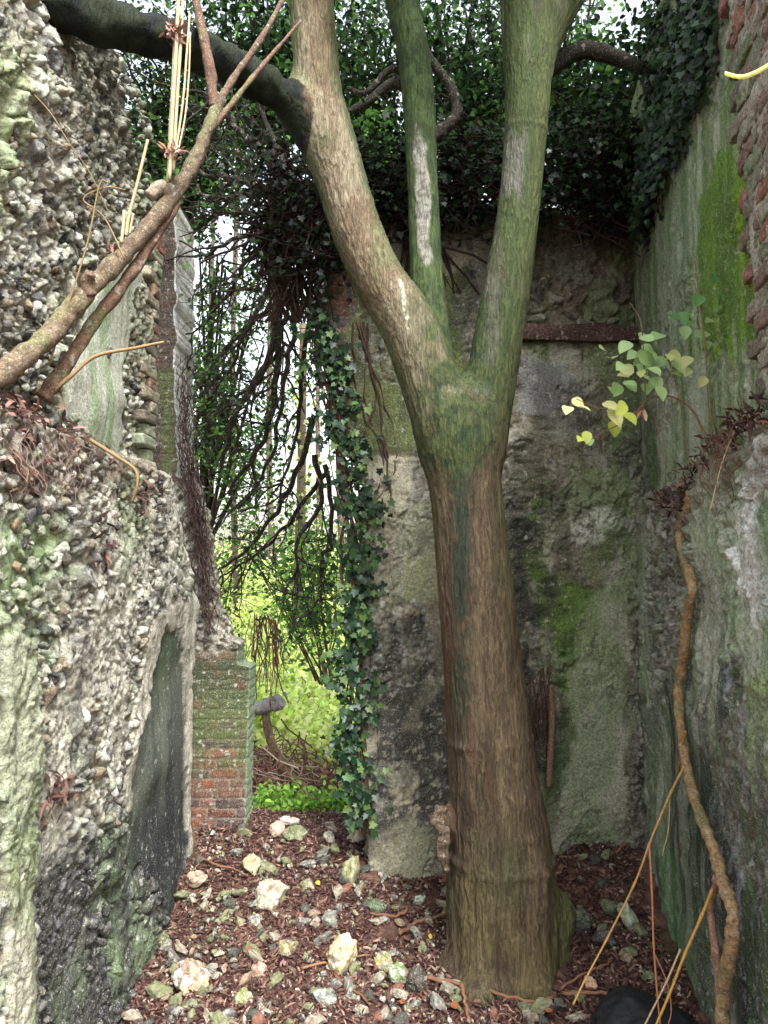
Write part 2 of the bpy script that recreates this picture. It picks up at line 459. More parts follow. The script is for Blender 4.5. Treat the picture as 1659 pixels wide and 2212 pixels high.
# ---- left wall: inner faces are planes x = XL + k*y
XLL, XLU = -1.43, -1.60
def lq(pts, x0): return np.array([hit_x(a, b, x0, 0.0)[[1, 2]] for a, b in pts])

LOW_STRIP = lq([(0, 1330), (62, 1400), (64, 1600), (74, 1750), (60, 1950), (52, 2230), (0, 2300)], XLL)
LOW_DARK = lq([(270, 1760), (285, 1600), (325, 1440), (345, 1350), (385, 1360), (393, 1600), (398, 1820), (375, 1930), (345, 1975), (318, 1915), (268, 1850)], XLL)
LOW_WET = lq([(60, 1900), (200, 1800), (270, 1770), (400, 1850), (420, 1900), (330, 2140), (300, 2300), (50, 2300)], XLL)
LOW_PALE = lq([(305, 1330), (412, 1290), (415, 1420), (405, 1850), (396, 1850), (388, 1420), (345, 1370), (320, 1500), (300, 1600), (270, 1780), (255, 1700), (285, 1480)], XLL)
LOW_GREEN = lq([(-30, 1080), (130, 1100), (150, 1230), (80, 1270), (40, 1330), (-30, 1350)], XLL)
UP_PLASTER = lq([(330, 440), (280, 480), (215, 600), (190, 640), (140, 760), (110, 900), (160, 930), (220, 985), (270, 960), (255, 830), (278, 640), (318, 560)], XLU)
UP_GREEN = lq([(-40, 60), (30, 130), (40, 330), (0, 480), (-40, 500)], XLU)

def decay(p, h, c, seed, amt=1.0):
    # lost patches of render with sharp edges, and branching cracks
    f = fbm(p, (2.6, 2.6, 2.2), 6, seed); chip = sstep(.20, .235, f) * amt
    h5, c5 = flintwork(p, 15, seed + 3, .022)
    h = h - .020 * chip + chip * h5 * .8; c = mix(c, c5 * .62, chip * .75)
    rim = sstep(.03, .0, np.abs(f - .205)) * amt; c = overlay(c, rim * .3, S(196, 192, 178))
    k = np.abs(fbm(p + 4.4, (1.7, 1.7, 1.3), 6, seed + 9)); crk = sstep(.012, .0, k) * amt; h = h - .012 * crk; c = overlay(c, crk * .75, S(44, 42, 38))
    return h, c

def left_low_surf(p, n):
    u, v = p[:, 1], p[:, 2]
    h, c = flintwork(p, 12.0, 1, .042)
    h2, c2 = flintwork(p, 21.0, 5, .026)
    fineM = sstep(-.1, .4, fbm(p, 1.6, 3, 15)); h = h * (1 - .6 * fineM) + h2 * fineM; c = mix(c, c2, fineM)
    coat = sstep(-.05, .3, fbm(p, (3.4, 3.4, 1.3), 5, 19)) * .85                     # weathered render left between the flints
    h = h * (1 - coat * .6) + coat * .018; c = overlay(c, coat * .75, S(186, 184, 168)); 
    c = c * (1 + .22 * fbm(p, (14, 14, 3), 4, 33))[:, None]
    m = pm(u, v, LOW_PALE, p, .02, .05, 41); h = h * (1 - .85 * m) + m * .03 + m * .006 * fbm(p, (40, 40, 12), 4, 4); c = overlay(c, m * .85, S(190, 184, 168))
    m = pm(u, v, LOW_WET, p, .10, .16, 43); c = overlay(c, m * .9, S(28, 31, 33)); wet = m
    spk = sstep(.45, .7, fbm(p, (30, 30, 12), 3, 77)) * wet; c = overlay(c, spk * .45, S(150, 152, 158))  # highlights on the wet flints, painted as pale flecks
    m = pm(u, v, LOW_DARK, p, .035, .085, 45)
    h = h * (1 - m) + m * (.012 + .004 * fbm(p, (12, 12, 3), 3, 46))
    gr = mix(S(104, 110, 98), S(30, 35, 37), sstep(1.62, .75, v + .25 * fbm(p, (6, 6, .6), 3, 47)))
    gr = mix(gr, S(60, 76, 52), sstep(1.55, 1.85, v + .12 * fbm(p, 5, 3, 49)) * .9)
    gr = gr * (1 + .18 * fbm(p, (30, 30, 2), 3, 48))[:, None]
    c = mix(c, gr, m)
    m = pm(u, v, LOW_STRIP, p, .012, .04, 51); h = h * (1 - .55 * m) + m * (.045 + .014 * fbm(p, (16, 16, 7), 5, 52))
    c = mix(c, mix(S(176, 174, 152), S(126, 140, 96), sstep(-.2, .4, fbm(p, (5, 5, 1.6), 4, 53))), m * .7)
    m = pm(u, v, LOW_GREEN, p, .06, .12, 55); c = overlay(c, m * .75, S(132, 158, 104)); h = h * (1 - .5 * m)
    alg = sstep(.0, .5, fbm(p, (2.2, 2.2, 1.1), 4, 57)); c = overlay(c, alg * .45, S(126, 148, 104))
    st = sstep(.2, .5, fbm(p, (9, 9, .7), 3, 59)); c = overlay(c, st * .45, S(62, 64, 60))
    led = sstep(2.75, 3.0, v + .1 * fbm(p, 4, 3, 61)) * sstep(5.0, 4.2, u); c = overlay(c, led * .45, S(104, 76, 62))
    h += .05 * fbm(p, 1.7, 3, 63)
    return h, c * .94

def left_up_surf(p, n):
    u, v = p[:, 1], p[:, 2]
    h, c = flintwork(p, 12.0, 101, .050)
    h2, c2 = flintwork(p, 20.0, 105, .030)
    fineM = sstep(0, .5, fbm(p, 1.4, 3, 115)); h = h * (1 - .5 * fineM) + h2 * fineM; c = mix(c, c2, fineM)
    alg = sstep(-.1, .6, fbm(p, (2.5, 2.5, 1.3), 4, 117)); c = overlay(c, alg * .38, S(136, 148, 108))
    m = pm(u, v, UP_GREEN, p, .1, .15, 119); c = overlay(c, m * .6, S(140, 158, 104))
    m = pm(u, v, UP_PLASTER, p, .02, .09, 121)
    h = h * (1 - m) + m * (.038 + .006 * fbm(p, (16, 16, 5), 4, 122))
    pc = mix(S(186, 188, 172), S(150, 168, 134), sstep(-.2, .45, fbm(p, (9, 9, .8), 4, 123)))
    pc = overlay(pc, sstep(.25, .5, fbm(p, 5, 4, 124)) * .6, S(160, 150, 128))
    c = mix(c, pc, m)
    hi = sstep(4.5, 5.4, v + .3 * fbm(p, 1.5, 3, 126)); c = overlay(c, hi * .35, S(96, 98, 84))
    h += .06 * fbm(p, 1.5, 3, 127)
    return h, c * .96

def rowsz(z0, z1, dz): return np.arange(z0, z1 + dz * .5, dz)

t = thing('flint_wall', 'tall broken flint rubble wall with pale plaster and a dark panel on the left', 'wall', (-1.5, 4.2, 0)); T_LEFT = t
rows = []
for z in rowsz(-.35, 3.06, .0095):
    q = np.array([[0, 0, z * 3.0]]); ye = 5.36 + .035 * float(vnoise(q * 2.1, 5)[0]) + .02 * float(vnoise(q * 5.1, 6)[0])
    if z > 2.15: ye = 5.36 - (z - 2.15) / .9 * .62 + .03 * float(vnoise(q * 2.6, 8)[0])
    flare = .07 * max(0, (.75 - z)) ** 1.2
    rows.append((z, [(-2.15, 2.15), (XLL + flare, 2.15), (XLL + flare, ye), (-2.15, ye + .02)]))
obj('lower_masonry', sweep_wall(rows, [56, 345, 70], left_low_surf, 30), M_WALL, t)
rows = []
for z in rowsz(2.95, 5.62, .0098):
    zz = z - 3.0; ye = 4.62 + .12 * min(1, zz / 1.9) + .02 * float(vnoise(np.array([[0, 0, z * 7.0]]), 7)[0])
    ys_ = 2.3
    if z > 4.9: ye = ye - (z - 4.9) * 2.0
    rows.append((z, [(-2.1, ys_), (XLU, ys_), (XLU, max(ye, ys_ + .4)), (-2.1, max(ye, ys_ + .4))]))
obj('upper_masonry', sweep_wall(rows, [44, 300, 40], left_up_surf, 30), M_WALL, t)

def rough_box(c, size, seed, rotz=0.0, amp=.006, n=9, col=None):
    """a worn brick: subdivided box with rounded, chipped faces"""
    g = np.linspace(-1, 1, n); V = []; Fq = []; k = 0
    for ax in range(3):
        for sgn in (-1, 1):
            a, b = np.meshgrid(g, g); q = np.zeros((n * n, 3)); q[:, ax] = sgn; q[:, (ax + 1) % 3] = a.ravel(); q[:, (ax + 2) % 3] = b.ravel()
            V.append(q); Fq.append(gridfaces(n, n, sgn < 0) + k); k += n * n
    V = np.vstack(V); r = np.abs(V) ** 12
    V = V / (r.sum(1) ** (1 / 12))[:, None] * 1.02
    V = V * np.array(size) / 2
    V = V + norm(V) * (amp * fbm(V + seed * 3.3, 26, 3, seed))[:, None]
    ca, sa = math.cos(rotz), math.sin(rotz)
    V = np.column_stack([V[:, 0] * ca - V[:, 1] * sa, V[:, 0] * sa + V[:, 1] * ca, V[:, 2]])
    return V + np.asarray(c), [np.vstack(Fq)], np.tile(col, (len(V), 1)) * (1 + .22 * fbm(V + np.asarray(c), 28, 3, seed))[:, None]

# brick quoins that edge the upper left wall
parts = []; z = 3.04; k = 0
while z < 4.9:
    ye = 4.66 + .12 * min(1, (z - 3) / 1.9); L = (.235 if k % 2 else .125) + .03 * rng.random(); hgt = .066 + .01 * rng.random()
    col = palette([S(168, 160, 140), S(150, 140, 122), S(140, 112, 94), S(150, 158, 134), S(122, 112, 100), S(150, 104, 84)], rng.random(1))[0]
    parts.append(rough_box((XLU - .015 + .03 * rng.random(), ye - L / 2 + .05, z), (.16, L, hgt), k, .05 * rng.standard_normal(), .010, 8, col))
    z += hgt + .009; k += 1
obj('brick_quoin', join(*parts), M_WALL, t)

# ---- ruined end wall left of the opening, frontal, brick jamb below
ZJ = lambda py, Y=5.7: P(0, py, Y)[2]
_jx = [(1800, 528), (1442, 539), (1436, 513), (1386, 511), (1380, 482), (1342, 472), (1290, 455), (1130, 432), (1052, 410), (1036, 404), (1028, 374), (700, 372), (425, 371)]
_jz = np.array([ZJ(a) for a, b in _jx]); _jX = np.array([P(b, a, 5.7)[0] for a, b in _jx])
def jamb_surf(p, n):
    u = p[:, 0] - p[:, 1] * .9; v = p[:, 2]
    h, c = flintwork(p, 9, 201, .045)
    b, r, r2 = brickpat(np.where(np.abs(n[:, 0]) > .7, p[:, 1], p[:, 0]), v, 3)
    bh = b * .008 + .004 * fbm(p, 40, 3, 210); bc = mix(S(140, 132, 112) * np.ones((len(p), 3)), brickcol(r, r2, p, 211), b)
    low = sstep(ZJ(1380), ZJ(1440), v + .05 * fbm(p, 6, 3, 212))
    up = sstep(ZJ(1070), ZJ(1020), v + .02 * fbm(p, 6, 3, 213))
    m = np.clip(low + up, 0, 1)
    h = h * (1 - m) + bh * m; c = mix(c, bc, m)
    g = low * sstep(ZJ(1720), ZJ(1600), v + .12 * fbm(p, 5, 4, 214)) * (.35 + .65 * sstep(.85, .3, r2 * .6 + .4 * (fbm(p, 9, 3, 217) * .5 + .5))); c = overlay(c, g * .9, S(94, 110, 62))
    c = overlay(c, low * sstep(ZJ(1560), ZJ(1440), v) * .7, S(64, 72, 50))
    mid = (1 - m); c = overlay(c, mid * .35, S(88, 78, 66))
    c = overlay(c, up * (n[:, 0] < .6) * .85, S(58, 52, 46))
    c = overlay(c, up * (n[:, 0] >= .6) * .8, S(228, 230, 230) * (.7 + .3 * b[:, None]))  # light from outside on the reveal, painted into its pale colour
    side = low * (n[:, 0] > .6); c = overlay(c, side * .7, S(126, 146, 116))
    gm = up * (n[:, 0] < .6) * pm(p[:, 0], v, np.array([P(a, bb, 5.7)[[0, 2]] for a, bb in [(335, 800), (372, 780), (372, 1010), (345, 1040)]]), p, .04, .06, 219)
    c = overlay(c, gm * .6, S(84, 100, 50))
    c = c * (1 - .3 * low * (n[:, 0] < .6))[:, None]  # shade on the front of the lower jamb, put into its colour
    return h, c
rows = []
for z in rowsz(-.05, ZJ(425), .0115):
    x = float(np.interp(z, _jz, _jX)) + (.018 * float(vnoise(np.array([[1, 0, z * 9.0]]), 9)[0]) if z > ZJ(1380) else 0)
    th = float(np.interp(z, [ZJ(1400), ZJ(1300), ZJ(1050), ZJ(1028)], [.26, .3, .35, .55]))
    y0 = 5.70 if z < ZJ(1040) else 5.78
    rows.append((z, [(-2.6, y0 + th), (-2.6, y0), (x, y0), (x, y0 + th)]))
rows = [(z, pl) for z, pl in rows]
t = thing('brick_jamb', 'ruined stump of wall with mossy red brick jamb at the left side of the opening', 'wall', (-1.6, 5.8, .3))
obj('masonry', sweep_wall(rows, [8, 130, 46], jamb_surf, 14), M_WALL, t)

# ---- back wall right of the opening: y = YB + KB*x
YB, KB = 5.37, .175
def bq(pts): return np.array([hit_y(a, b, YB, KB)[[0, 2]] for a, b in pts])
B_MOSS_TOP = bq([(760, 730), (800, 600), (1010, 560), (1010, 985), (785, 992), (745, 900)])
B_PALE = bq([(780, 1000), (940, 990), (960, 1290), (800, 1330), (790, 1150)])
B_BLACK = bq([(800, 1350), (905, 1330), (925, 1450), (880, 1560), (990, 1480), (1000, 1700), (955, 1790), (800, 1770), (795, 1560)])
B_LOWPALE = bq([(800, 1785), (960, 1770), (965, 1910), (800, 1915)])
B_PATCH = bq([(838, 1665), (870, 1640), (905, 1690), (888, 1730), (850, 1740)])
B_RPATCH = bq([(1130, 770), (1215, 790), (1245, 870), (1180, 905), (1115, 890)])
B_RMOSS = bq([(1100, 1060), (1180, 1050), (1215, 1250), (1320, 1330), (1300, 1480), (1180, 1470), (1120, 1300)])
B_RMOSS2 = bq([(1200, 1020), (1390, 980), (1390, 1160), (1290, 1120), (1200, 1130)])
B_RWHITE = bq([(1215, 1120), (1310, 1090), (1330, 1140), (1240, 1165)])
B_RBLACK = bq([(1085, 1110), (1135, 1100), (1165, 1330), (1140, 1480), (1250, 1560), (1200, 1690), (1090, 1600)])
B_RPLAST = bq([(1240, 1330), (1345, 1260), (1360, 1560), (1345, 1830), (1190, 1820), (1200, 1660)])
B_ROUGH = bq([(1330, 1180), (1400, 1120), (1400, 1840), (1350, 1840), (1362, 1500)])
B_DARKTOP = bq([(1130, 440), (1400, 440), (1400, 712), (1130, 712)])
B_LIGHT = bq([(955, 480), (1062, 490), (1055, 560), (960, 600)])
B_BROWN = bq([(600, 520), (790, 520), (790, 1000), (600, 1000)])
def back_surf(p, n):
    u, v = p[:, 0], p[:, 2]
    h, c = flintwork(p, 12, 301, .03)
    coat = sstep(-.35, .2, fbm(p, 2.4, 4, 302))
    h = h * (1 - .8 * coat) + coat * .012 + .012 * fbm(p, 9, 4, 303); c = overlay(c, coat * .85, S(140, 134, 114))
    c = overlay(c, .25, S(112, 106, 90))
    m = pm(u, v, B_BROWN, p, .08, .1, 304); b, r, r2 = brickpat(u, v, 33)
    c = mix(c, mix(S(120, 108, 90) * np.ones((len(p), 3)), brickcol(r, r2, p, 34), b), m * .8); h = h * (1 - m) + m * b * .012
    m = pm(u, v, B_PALE, p, .05, .08, 305); c = overlay(c, m * .85, mix(S(172, 166, 146), S(146, 152, 112), sstep(-.2, .5, fbm(p, (4, 4, 1.5), 4, 306)))); h = h * (1 - .6 * m) + .012 * m
    cr = sstep(.06, .0, np.abs(fbm(p, 3.5, 4, 308))) * m; h = h - cr * .012
    m = pm(u, v, B_MOSS_TOP, p, .05, .09, 310, 4); c = overlay(c, m * .9, mix(S(112, 128, 62), S(80, 92, 44), sstep(-.3, .4, fbm(p, 4, 4, 311)))); h = h * (1 - .75 * m) + m * .035
    m = pm(u, v, B_BLACK, p, .03, .14, 312, 4); c = overlay(c, m * .82, mix(S(40, 39, 41), S(74, 72, 72), sstep(-.2, .6, fbm(p, 14, 4, 313))))
    sp = sstep(.42, .62, fbm(p, 32, 3, 314)) * m; c = overlay(c, sp * .8, S(184, 176, 156))
    m = pm(u, v, B_LOWPALE, p, .04, .12, 316); c = overlay(c, m * .6, S(160, 160, 132))
    m = pm(u, v, B_PATCH, p, .012, .03, 318); c = overlay(c, m * .9, S(190, 184, 152)); h += m * .012
    rt = sstep(.75, .85, u)
    c = overlay(c, rt * .55, S(112, 104, 86)); h += rt * .018 * fbm(p, (5, 5, 12), 4, 320)
    st = sstep(.0, .4, fbm(p, (7, 7, 1.0), 4, 321)); c = overlay(c, st * .6 * rt, S(52, 58, 44)); wl = sstep(.2, .5, fbm(p, (5, 5, 2.5), 4, 325)); c = overlay(c, wl * .5 * rt, S(186, 184, 172)); c = overlay(c, sstep(.1, .5, fbm(p, (3, 3, 1.5), 4, 319)) * .4 * rt, S(96, 118, 62))
    m = pm(u, v, B_RPATCH, p, .02, .05, 322); c = overlay(c, m * .8, S(142, 144, 144)); h = h * (1 - .7 * m) + .02 * m
    m = pm(u, v, B_RMOSS2, p, .1, .2, 324); c = overlay(c, m * .7, S(122, 138, 96))
    m = pm(u, v, B_RMOSS, p, .08, .2, 326, 4); c = overlay(c, m * .9, mix(S(92, 122, 44), S(66, 84, 40), sstep(-.3, .4, fbm(p, 7, 4, 327))))
    m = pm(u, v, B_RWHITE, p, .04, .1, 328); c = overlay(c, m * .7, S(196, 200, 186))
    m = pm(u, v, B_RPLAST, p, .06, .12, 330, 4); c = overlay(c, m * .85, mix(S(176, 174, 156), S(138, 148, 112), sstep(-.05, .5, fbm(p, (5, 5, 2), 4, 331)))); h = h * (1 - .6 * m) + .012 * m
    m = pm(u, v, B_ROUGH, p, .03, .08, 332); h3, c3 = flintwork(p, 16, 333, .03); h = h * (1 - m) + m * (h3 + .01); c = mix(c, mix(c3, S(122, 116, 102) * np.ones((len(p), 3)), .55), m)
    m = pm(u, v, B_RBLACK, p, .06, .16, 334, 4); c = overlay(c, m * .85, mix(S(42, 44, 44), S(66, 66, 60), sstep(-.2, .5, fbm(p, 10, 3, 335))))
    m = pm(u, v, B_DARKTOP, p, .02, .02, 336); h4, c4 = flintwork(p, 11, 337, .05); h = h * (1 - m) + m * (h4 - .09); c = mix(c, mix(c4, S(84, 68, 50) * np.ones((len(p), 3)), .72), m)
    m = pm(u, v, B_LIGHT, p, .03, .06, 338); c = overlay(c, m * .7, S(180, 168, 146))
    h, c = decay(p, h, c, 360, .8)
    dk = sstep(.05, .4, fbm(p, (4, 4, 1.4), 5, 347)); c = overlay(c, dk * .5, S(48, 48, 44))
    # a set-off runs along the wall at first floor level
    zl = hit_y(850, 990, YB, KB)[2]; h += .03 * sstep(zl + .01, zl - .02, v + .015 * fbm(p, 3, 3, 340)) * (1 - rt)
    zr = hit_y(1250, 935, YB, KB)[2]; h += rt * .05 * sstep(zr + .02, zr - .02, v + .03 * fbm(p, 3, 3, 341))
    ed = (n[:, 0] < -.6); c = overlay(c, ed * .5, S(90, 82, 72)); h = np.where(ed, flintwork(p, 12, 344, .05)[0], h)
    c = overlay(c, sstep(-.1, .4, fbm(p, (2.6, 2.6, 1.6), 4, 352)) * .45 * rt, S(100, 128, 70))
    return h, c * 1.12
_bz = [(1950, 797), (1500, 792), (1100, 788), (1010, 782), (940, 735), (700, 705), (560, 690), (430, 690)]
bz = np.array([hit_y(b, a, YB, KB)[2] for a, b in _bz]); bx = np.array([hit_y(b, a, YB, KB)[0] for a, b in _bz])
rows = []; x1 = 2.25
for z in rowsz(-.3, hit_y(900, 428, YB, KB)[2], .0105):
    x0 = float(np.interp(z, bz, bx)) + .02 * float(vnoise(np.array([[3, 0, z * 6.0]]), 12)[0])
    rows.append((z, [(x0, YB + KB * x0 + .55), (x0, YB + KB * x0), (x1, YB + KB * x1), (x1 + .05, YB + KB * x1 + .55)]))
t = thing('back_wall', 'stained plaster and flint back wall behind the forked tree, with a reddish timber lintel', 'wall', (.9, 5.6, 0)); T_BACK = t
obj('masonry', sweep_wall(rows, [40, 240, 6], back_surf, 14), M_WALL, t)
# timber lintel set in the wall
a, b = hit_y(1118, 722, YB, KB), hit_y(1392, 726, YB, KB)
def beam(a, b, h, d, col, seed):
    n = 60; g = []; ang = np.linspace(0, 2 * math.pi, 25)[:-1]
    sq = np.stack([np.sign(np.cos(ang)) * np.abs(np.cos(ang)) ** .12 * d / 2, np.sign(np.sin(ang)) * np.abs(np.sin(ang)) ** .12 * h / 2], 1)
    ax = norm((b - a)[None])[0]; side = norm(np.cross(ax, [0, 0, 1.0])[None])[0]
    V = np.concatenate([a + (b - a) * s + sq[:, :1] * side + sq[:, 1:] * np.array([0, 0, 1.0]) for s in np.linspace(0, 1, n)])
    V = V + .014 * np.stack([fbm(V, (3, 3, 30), 3, seed), fbm(V, (3, 3, 30), 3, seed + 1), fbm(V, (3, 3, 30), 3, seed + 2)], 1)
    i = np.arange(n * 24).reshape(n, 24); j = np.roll(i, -1, 1)
    return V, [np.stack([i[:-1], j[:-1], j[1:], i[1:]], -1).reshape(-1, 4), i[0][None, ::-1], i[-1][None]], np.tile(col, (len(V), 1)) * (1 + .3 * fbm(V, (4, 4, 45), 3, seed))[:, None]
obj('timber_lintel', beam(a + np.array([0, .02, 0]), b + np.array([0, .02, 0]), .135, .2, S(74, 52, 46), 5), M_BRANCH, t)

# ---- right wall: x = XR + KR*y, a thicker lower stage with a ledge
XRU, XRL, KR = 1.10, .97, .17
def rq(pts, x0): return np.array([hit_x(a, b, x0, KR)[[1, 2]] for a, b in pts])
RU_MOSS = rq([(1520, 420), (1590, 300), (1640, 420), (1660, 700), (1580, 800), (1490, 780), (1500, 560)], XRU)
RU_GREY = rq([(1385, 700), (1400, 560), (1440, 420), (1500, 330), (1530, 560), (1500, 750), (1430, 800), (1390, 900)], XRU)
RU_DARK = rq([(1380, 480), (1500, 120), (1560, 0), (1545, 200), (1480, 330), (1420, 470), (1400, 600)], XRU)
RU_STREAK = rq([(1385, 880), (1420, 870), (1430, 1060), (1390, 1080)], XRU)
RL_WHITE = rq([(1605, 1010), (1680, 960), (1680, 1330), (1640, 1380), (1600, 1200)], XRL)
RL_GREEN = rq([(1540, 1000), (1620, 930), (1600, 1250), (1560, 1500), (1500, 1460), (1500, 1150)], XRL)
RL_ROUGH = rq([(1385, 1080), (1500, 1060), (1500, 1250), (1480, 1500), (1400, 1560), (1385, 1300)], XRL)
RL_STREAK = rq([(1440, 1440), (1500, 1420), (1540, 1700), (1580, 2230), (1500, 2230), (1450, 2000), (1425, 1700)], XRL)
RL_BLACK = rq([(1560, 1480), (1620, 1400), (1640, 1700), (1680, 1750), (1680, 2250), (1560, 2250), (1545, 1800)], XRL)
RL_MOSS2 = rq([(1630, 1500), (1680, 1460), (1680, 1690), (1640, 1640)], XRL)
RL_MOSS3 = rq([(1400, 1850), (1440, 1800), (1490, 2050), (1500, 2180), (1450, 2100)], XRL)
def right_up_surf(p, n):
    u, v = p[:, 1], p[:, 2]
    h, c = flintwork(p, 13, 401, .022); coat = sstep(-.6, -.1, fbm(p, 2.2, 4, 402))
    h = h * (1 - .85 * coat) + coat * .014 + .008 * fbm(p, 8, 4, 403)
    pc = mix(S(162, 170, 146), S(112, 136, 84), sstep(-.3, .4, fbm(p, (6, 6, 1), 4, 404)))
    c = mix(c, pc, .35 + .6 * coat)
    m = pm(u, v, RU_GREY, p, .1, .12, 405); c = overlay(c, m * .75, mix(S(134, 152, 124), S(108, 134, 92), sstep(-.3, .4, fbm(p, (8, 8, 1), 3, 406))))
    m = pm(u, v, RU_MOSS, p, .06, .12, 407); m0 = m; c = overlay(c, m * .95, mix(S(112, 150, 24), S(84, 118, 26), sstep(-.3, .4, fbm(p, (10, 10, 1.5), 3, 408))))
    m = pm(u, v, RU_DARK, p, .08, .15, 409); c = overlay(c, m * .6, S(58, 52, 42)); h += m * .02 * fbm(p, 18, 3, 410)
    m = pm(u, v, RU_STREAK, p, .05, .08, 411); c = overlay(c, m * .7, S(58, 72, 54))
    st = sstep(.0, .4, fbm(p, (11, 11, .8), 3, 412)); c = overlay(c, st * .55, S(78, 104, 52)); wl = sstep(.25, .5, fbm(p, (9, 9, 1.2), 4, 413)); c = overlay(c, wl * .5, S(176, 184, 164)); h, c = decay(p, h, c, 480, .5 * (1 - m0))
    return h, c * 1.12
def right_low_surf(p, n):
    u, v = p[:, 1], p[:, 2]
    h, c = flintwork(p, 12, 431, .035); coat = sstep(-.5, .1, fbm(p, 2.0, 4, 432))
    h = h * (1 - .8 * coat) + coat * .02 + .012 * fbm(p, (9, 9, 3), 4, 433)
    pc = mix(S(170, 178, 156), S(118, 146, 100), sstep(-.3, .4, fbm(p, (5, 5, 1.2), 4, 434)))
    c = mix(c, pc, .3 + .55 * coat)
    m = pm(u, v, RL_ROUGH, p, .05, .1, 435); h3, c3 = flintwork(p, 15, 436, .042); h = h * (1 - m) + m * h3; c = mix(c, mix(c3, S(98, 96, 84) * np.ones((len(p), 3)), .5), m)
    m = pm(u, v, RL_GREEN, p, .06, .1, 437); c = overlay(c, m * .6, S(160, 178, 146))
    m = pm(u, v, RL_WHITE, p, .03, .1, 439); c = overlay(c, m * .8, S(226, 226, 222)); h += m * .015
    st = sstep(-.05, .3, fbm(p, (16, 16, .7), 3, 441))
    m = pm(u, v, RL_STREAK, p, .05, .08, 443); h = h * (1 - .75 * m) + m * .02
    c = mix(c, mix(S(128, 136, 116), S(34, 48, 34), st), m * .9)
    m = pm(u, v, RL_BLACK, p, .05, .12, 445); c = overlay(c, m * .88, mix(S(24, 30, 32), S(58, 62, 66), sstep(-.1, .5, fbm(p, (9, 9, 2.5), 4, 446))))
    sp = sstep(.3, .55, fbm(p, (22, 22, 6), 3, 447)) * m; c = overlay(c, sp * .7, S(140, 144, 156))
    m = pm(u, v, RL_MOSS2, p, .04, .06, 449); c = overlay(c, m * .85, S(146, 168, 104))
    m = pm(u, v, RL_MOSS3, p, .05, .06, 451); c = overlay(c, m * .6, S(108, 146, 96))
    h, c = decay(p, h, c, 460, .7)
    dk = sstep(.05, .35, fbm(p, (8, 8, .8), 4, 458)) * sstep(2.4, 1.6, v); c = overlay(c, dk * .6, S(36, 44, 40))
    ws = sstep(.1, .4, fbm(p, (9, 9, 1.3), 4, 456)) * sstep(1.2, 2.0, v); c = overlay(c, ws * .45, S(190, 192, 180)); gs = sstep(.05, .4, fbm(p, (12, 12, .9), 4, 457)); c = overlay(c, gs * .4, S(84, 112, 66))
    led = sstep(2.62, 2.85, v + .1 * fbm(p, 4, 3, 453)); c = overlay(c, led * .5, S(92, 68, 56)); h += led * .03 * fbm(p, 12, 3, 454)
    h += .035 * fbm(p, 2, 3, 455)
    return h, c * 1.12
def rx(x0, y): return x0 + KR * y
t = thing('mossy_wall', 'tall plastered wall streaked bright green and black with brick quoins on the right', 'wall', (1.9, 4.2, 0)); T_RIGHT = t
rows = []
for z in rowsz(-.3, 2.96, .0098):
    sl_ = .03 * float(vnoise(np.array([[2, 0, z * 3]]), 2)[0])
    rows.append((z, [(2.7, 5.75), (rx(XRL, 5.75) + .09, 5.75), (rx(XRL, 3.2) + sl_, 3.2), (rx(XRL, 2.05) - .01, 2.05), (2.3, 2.05)]))
obj('lower_masonry', sweep_wall(rows, [4, 250, 115, 60], right_low_surf, 26, flip=False), M_WALL, t)
rows = []
for z in rowsz(2.85, 6.3, .0105):
    rows.append((z, [(2.7, 5.78), (rx(XRU, 5.78), 5.78), (rx(XRU, 2.7), 2.7), (2.6, 2.7)]))
obj('upper_masonry', sweep_wall(rows, [4, 250, 6], right_up_surf, 20, flip=False), M_WALL, t)
parts = []; z = 2.98; k = 0
while z < 6.2:
    hgt = .068 + .012 * rng.random(); y = 2.86 + (.10 if k % 2 else 0) + .05 * rng.random() + .22 * max(0, (z - 3.2) / 1.8)
    zz = z
    while y > 2.1:
        L = .21 if rng.random() < .6 else .105
        L *= 1 + .1 * rng.standard_normal()
        col = palette([S(144, 130, 112), S(146, 142, 124), S(136, 114, 100), S(146, 104, 90), S(126, 130, 104), S(122, 112, 100), S(158, 150, 136), S(128, 108, 94), S(112, 120, 92), S(140, 128, 114)], rng.random(1))[0]
        yc = y - L / 2
        parts.append(rough_box((rx(XRU, yc) + .02 + .02 * rng.random(), yc, zz), (.16, L, hgt), k * 7 + int(yc * 50), KR * -1 + .03 * rng.standard_normal(), .011, 10, col)); y -= L + .012
    z += hgt + .012; k += 1
bk = obj('brick_quoin', join(*parts), M_WALL, t)
# mortar bed behind those bricks
def mort_surf(p, n):
    h = .012 * fbm(p, 16, 4, 470); c = mix(S(172, 164, 150), S(128, 132, 110), sstep(-.2, .5, fbm(p, 5, 4, 471)))
    return h, c
rows = []
for z in rowsz(2.9, 6.25, .012):
    ym = 2.87 + .22 * max(0, (z - 3.2) / 1.8); rows.append((z, [(2.5, ym), (rx(XRU, ym) - .047, ym), (rx(XRU, 2.05) - .047, 2.05), (2.4, 2.05)]))
obj('mortar_bed', sweep_wall(rows, [4, 120, 50], mort_surf, 4, flip=False), M_WALL, t)
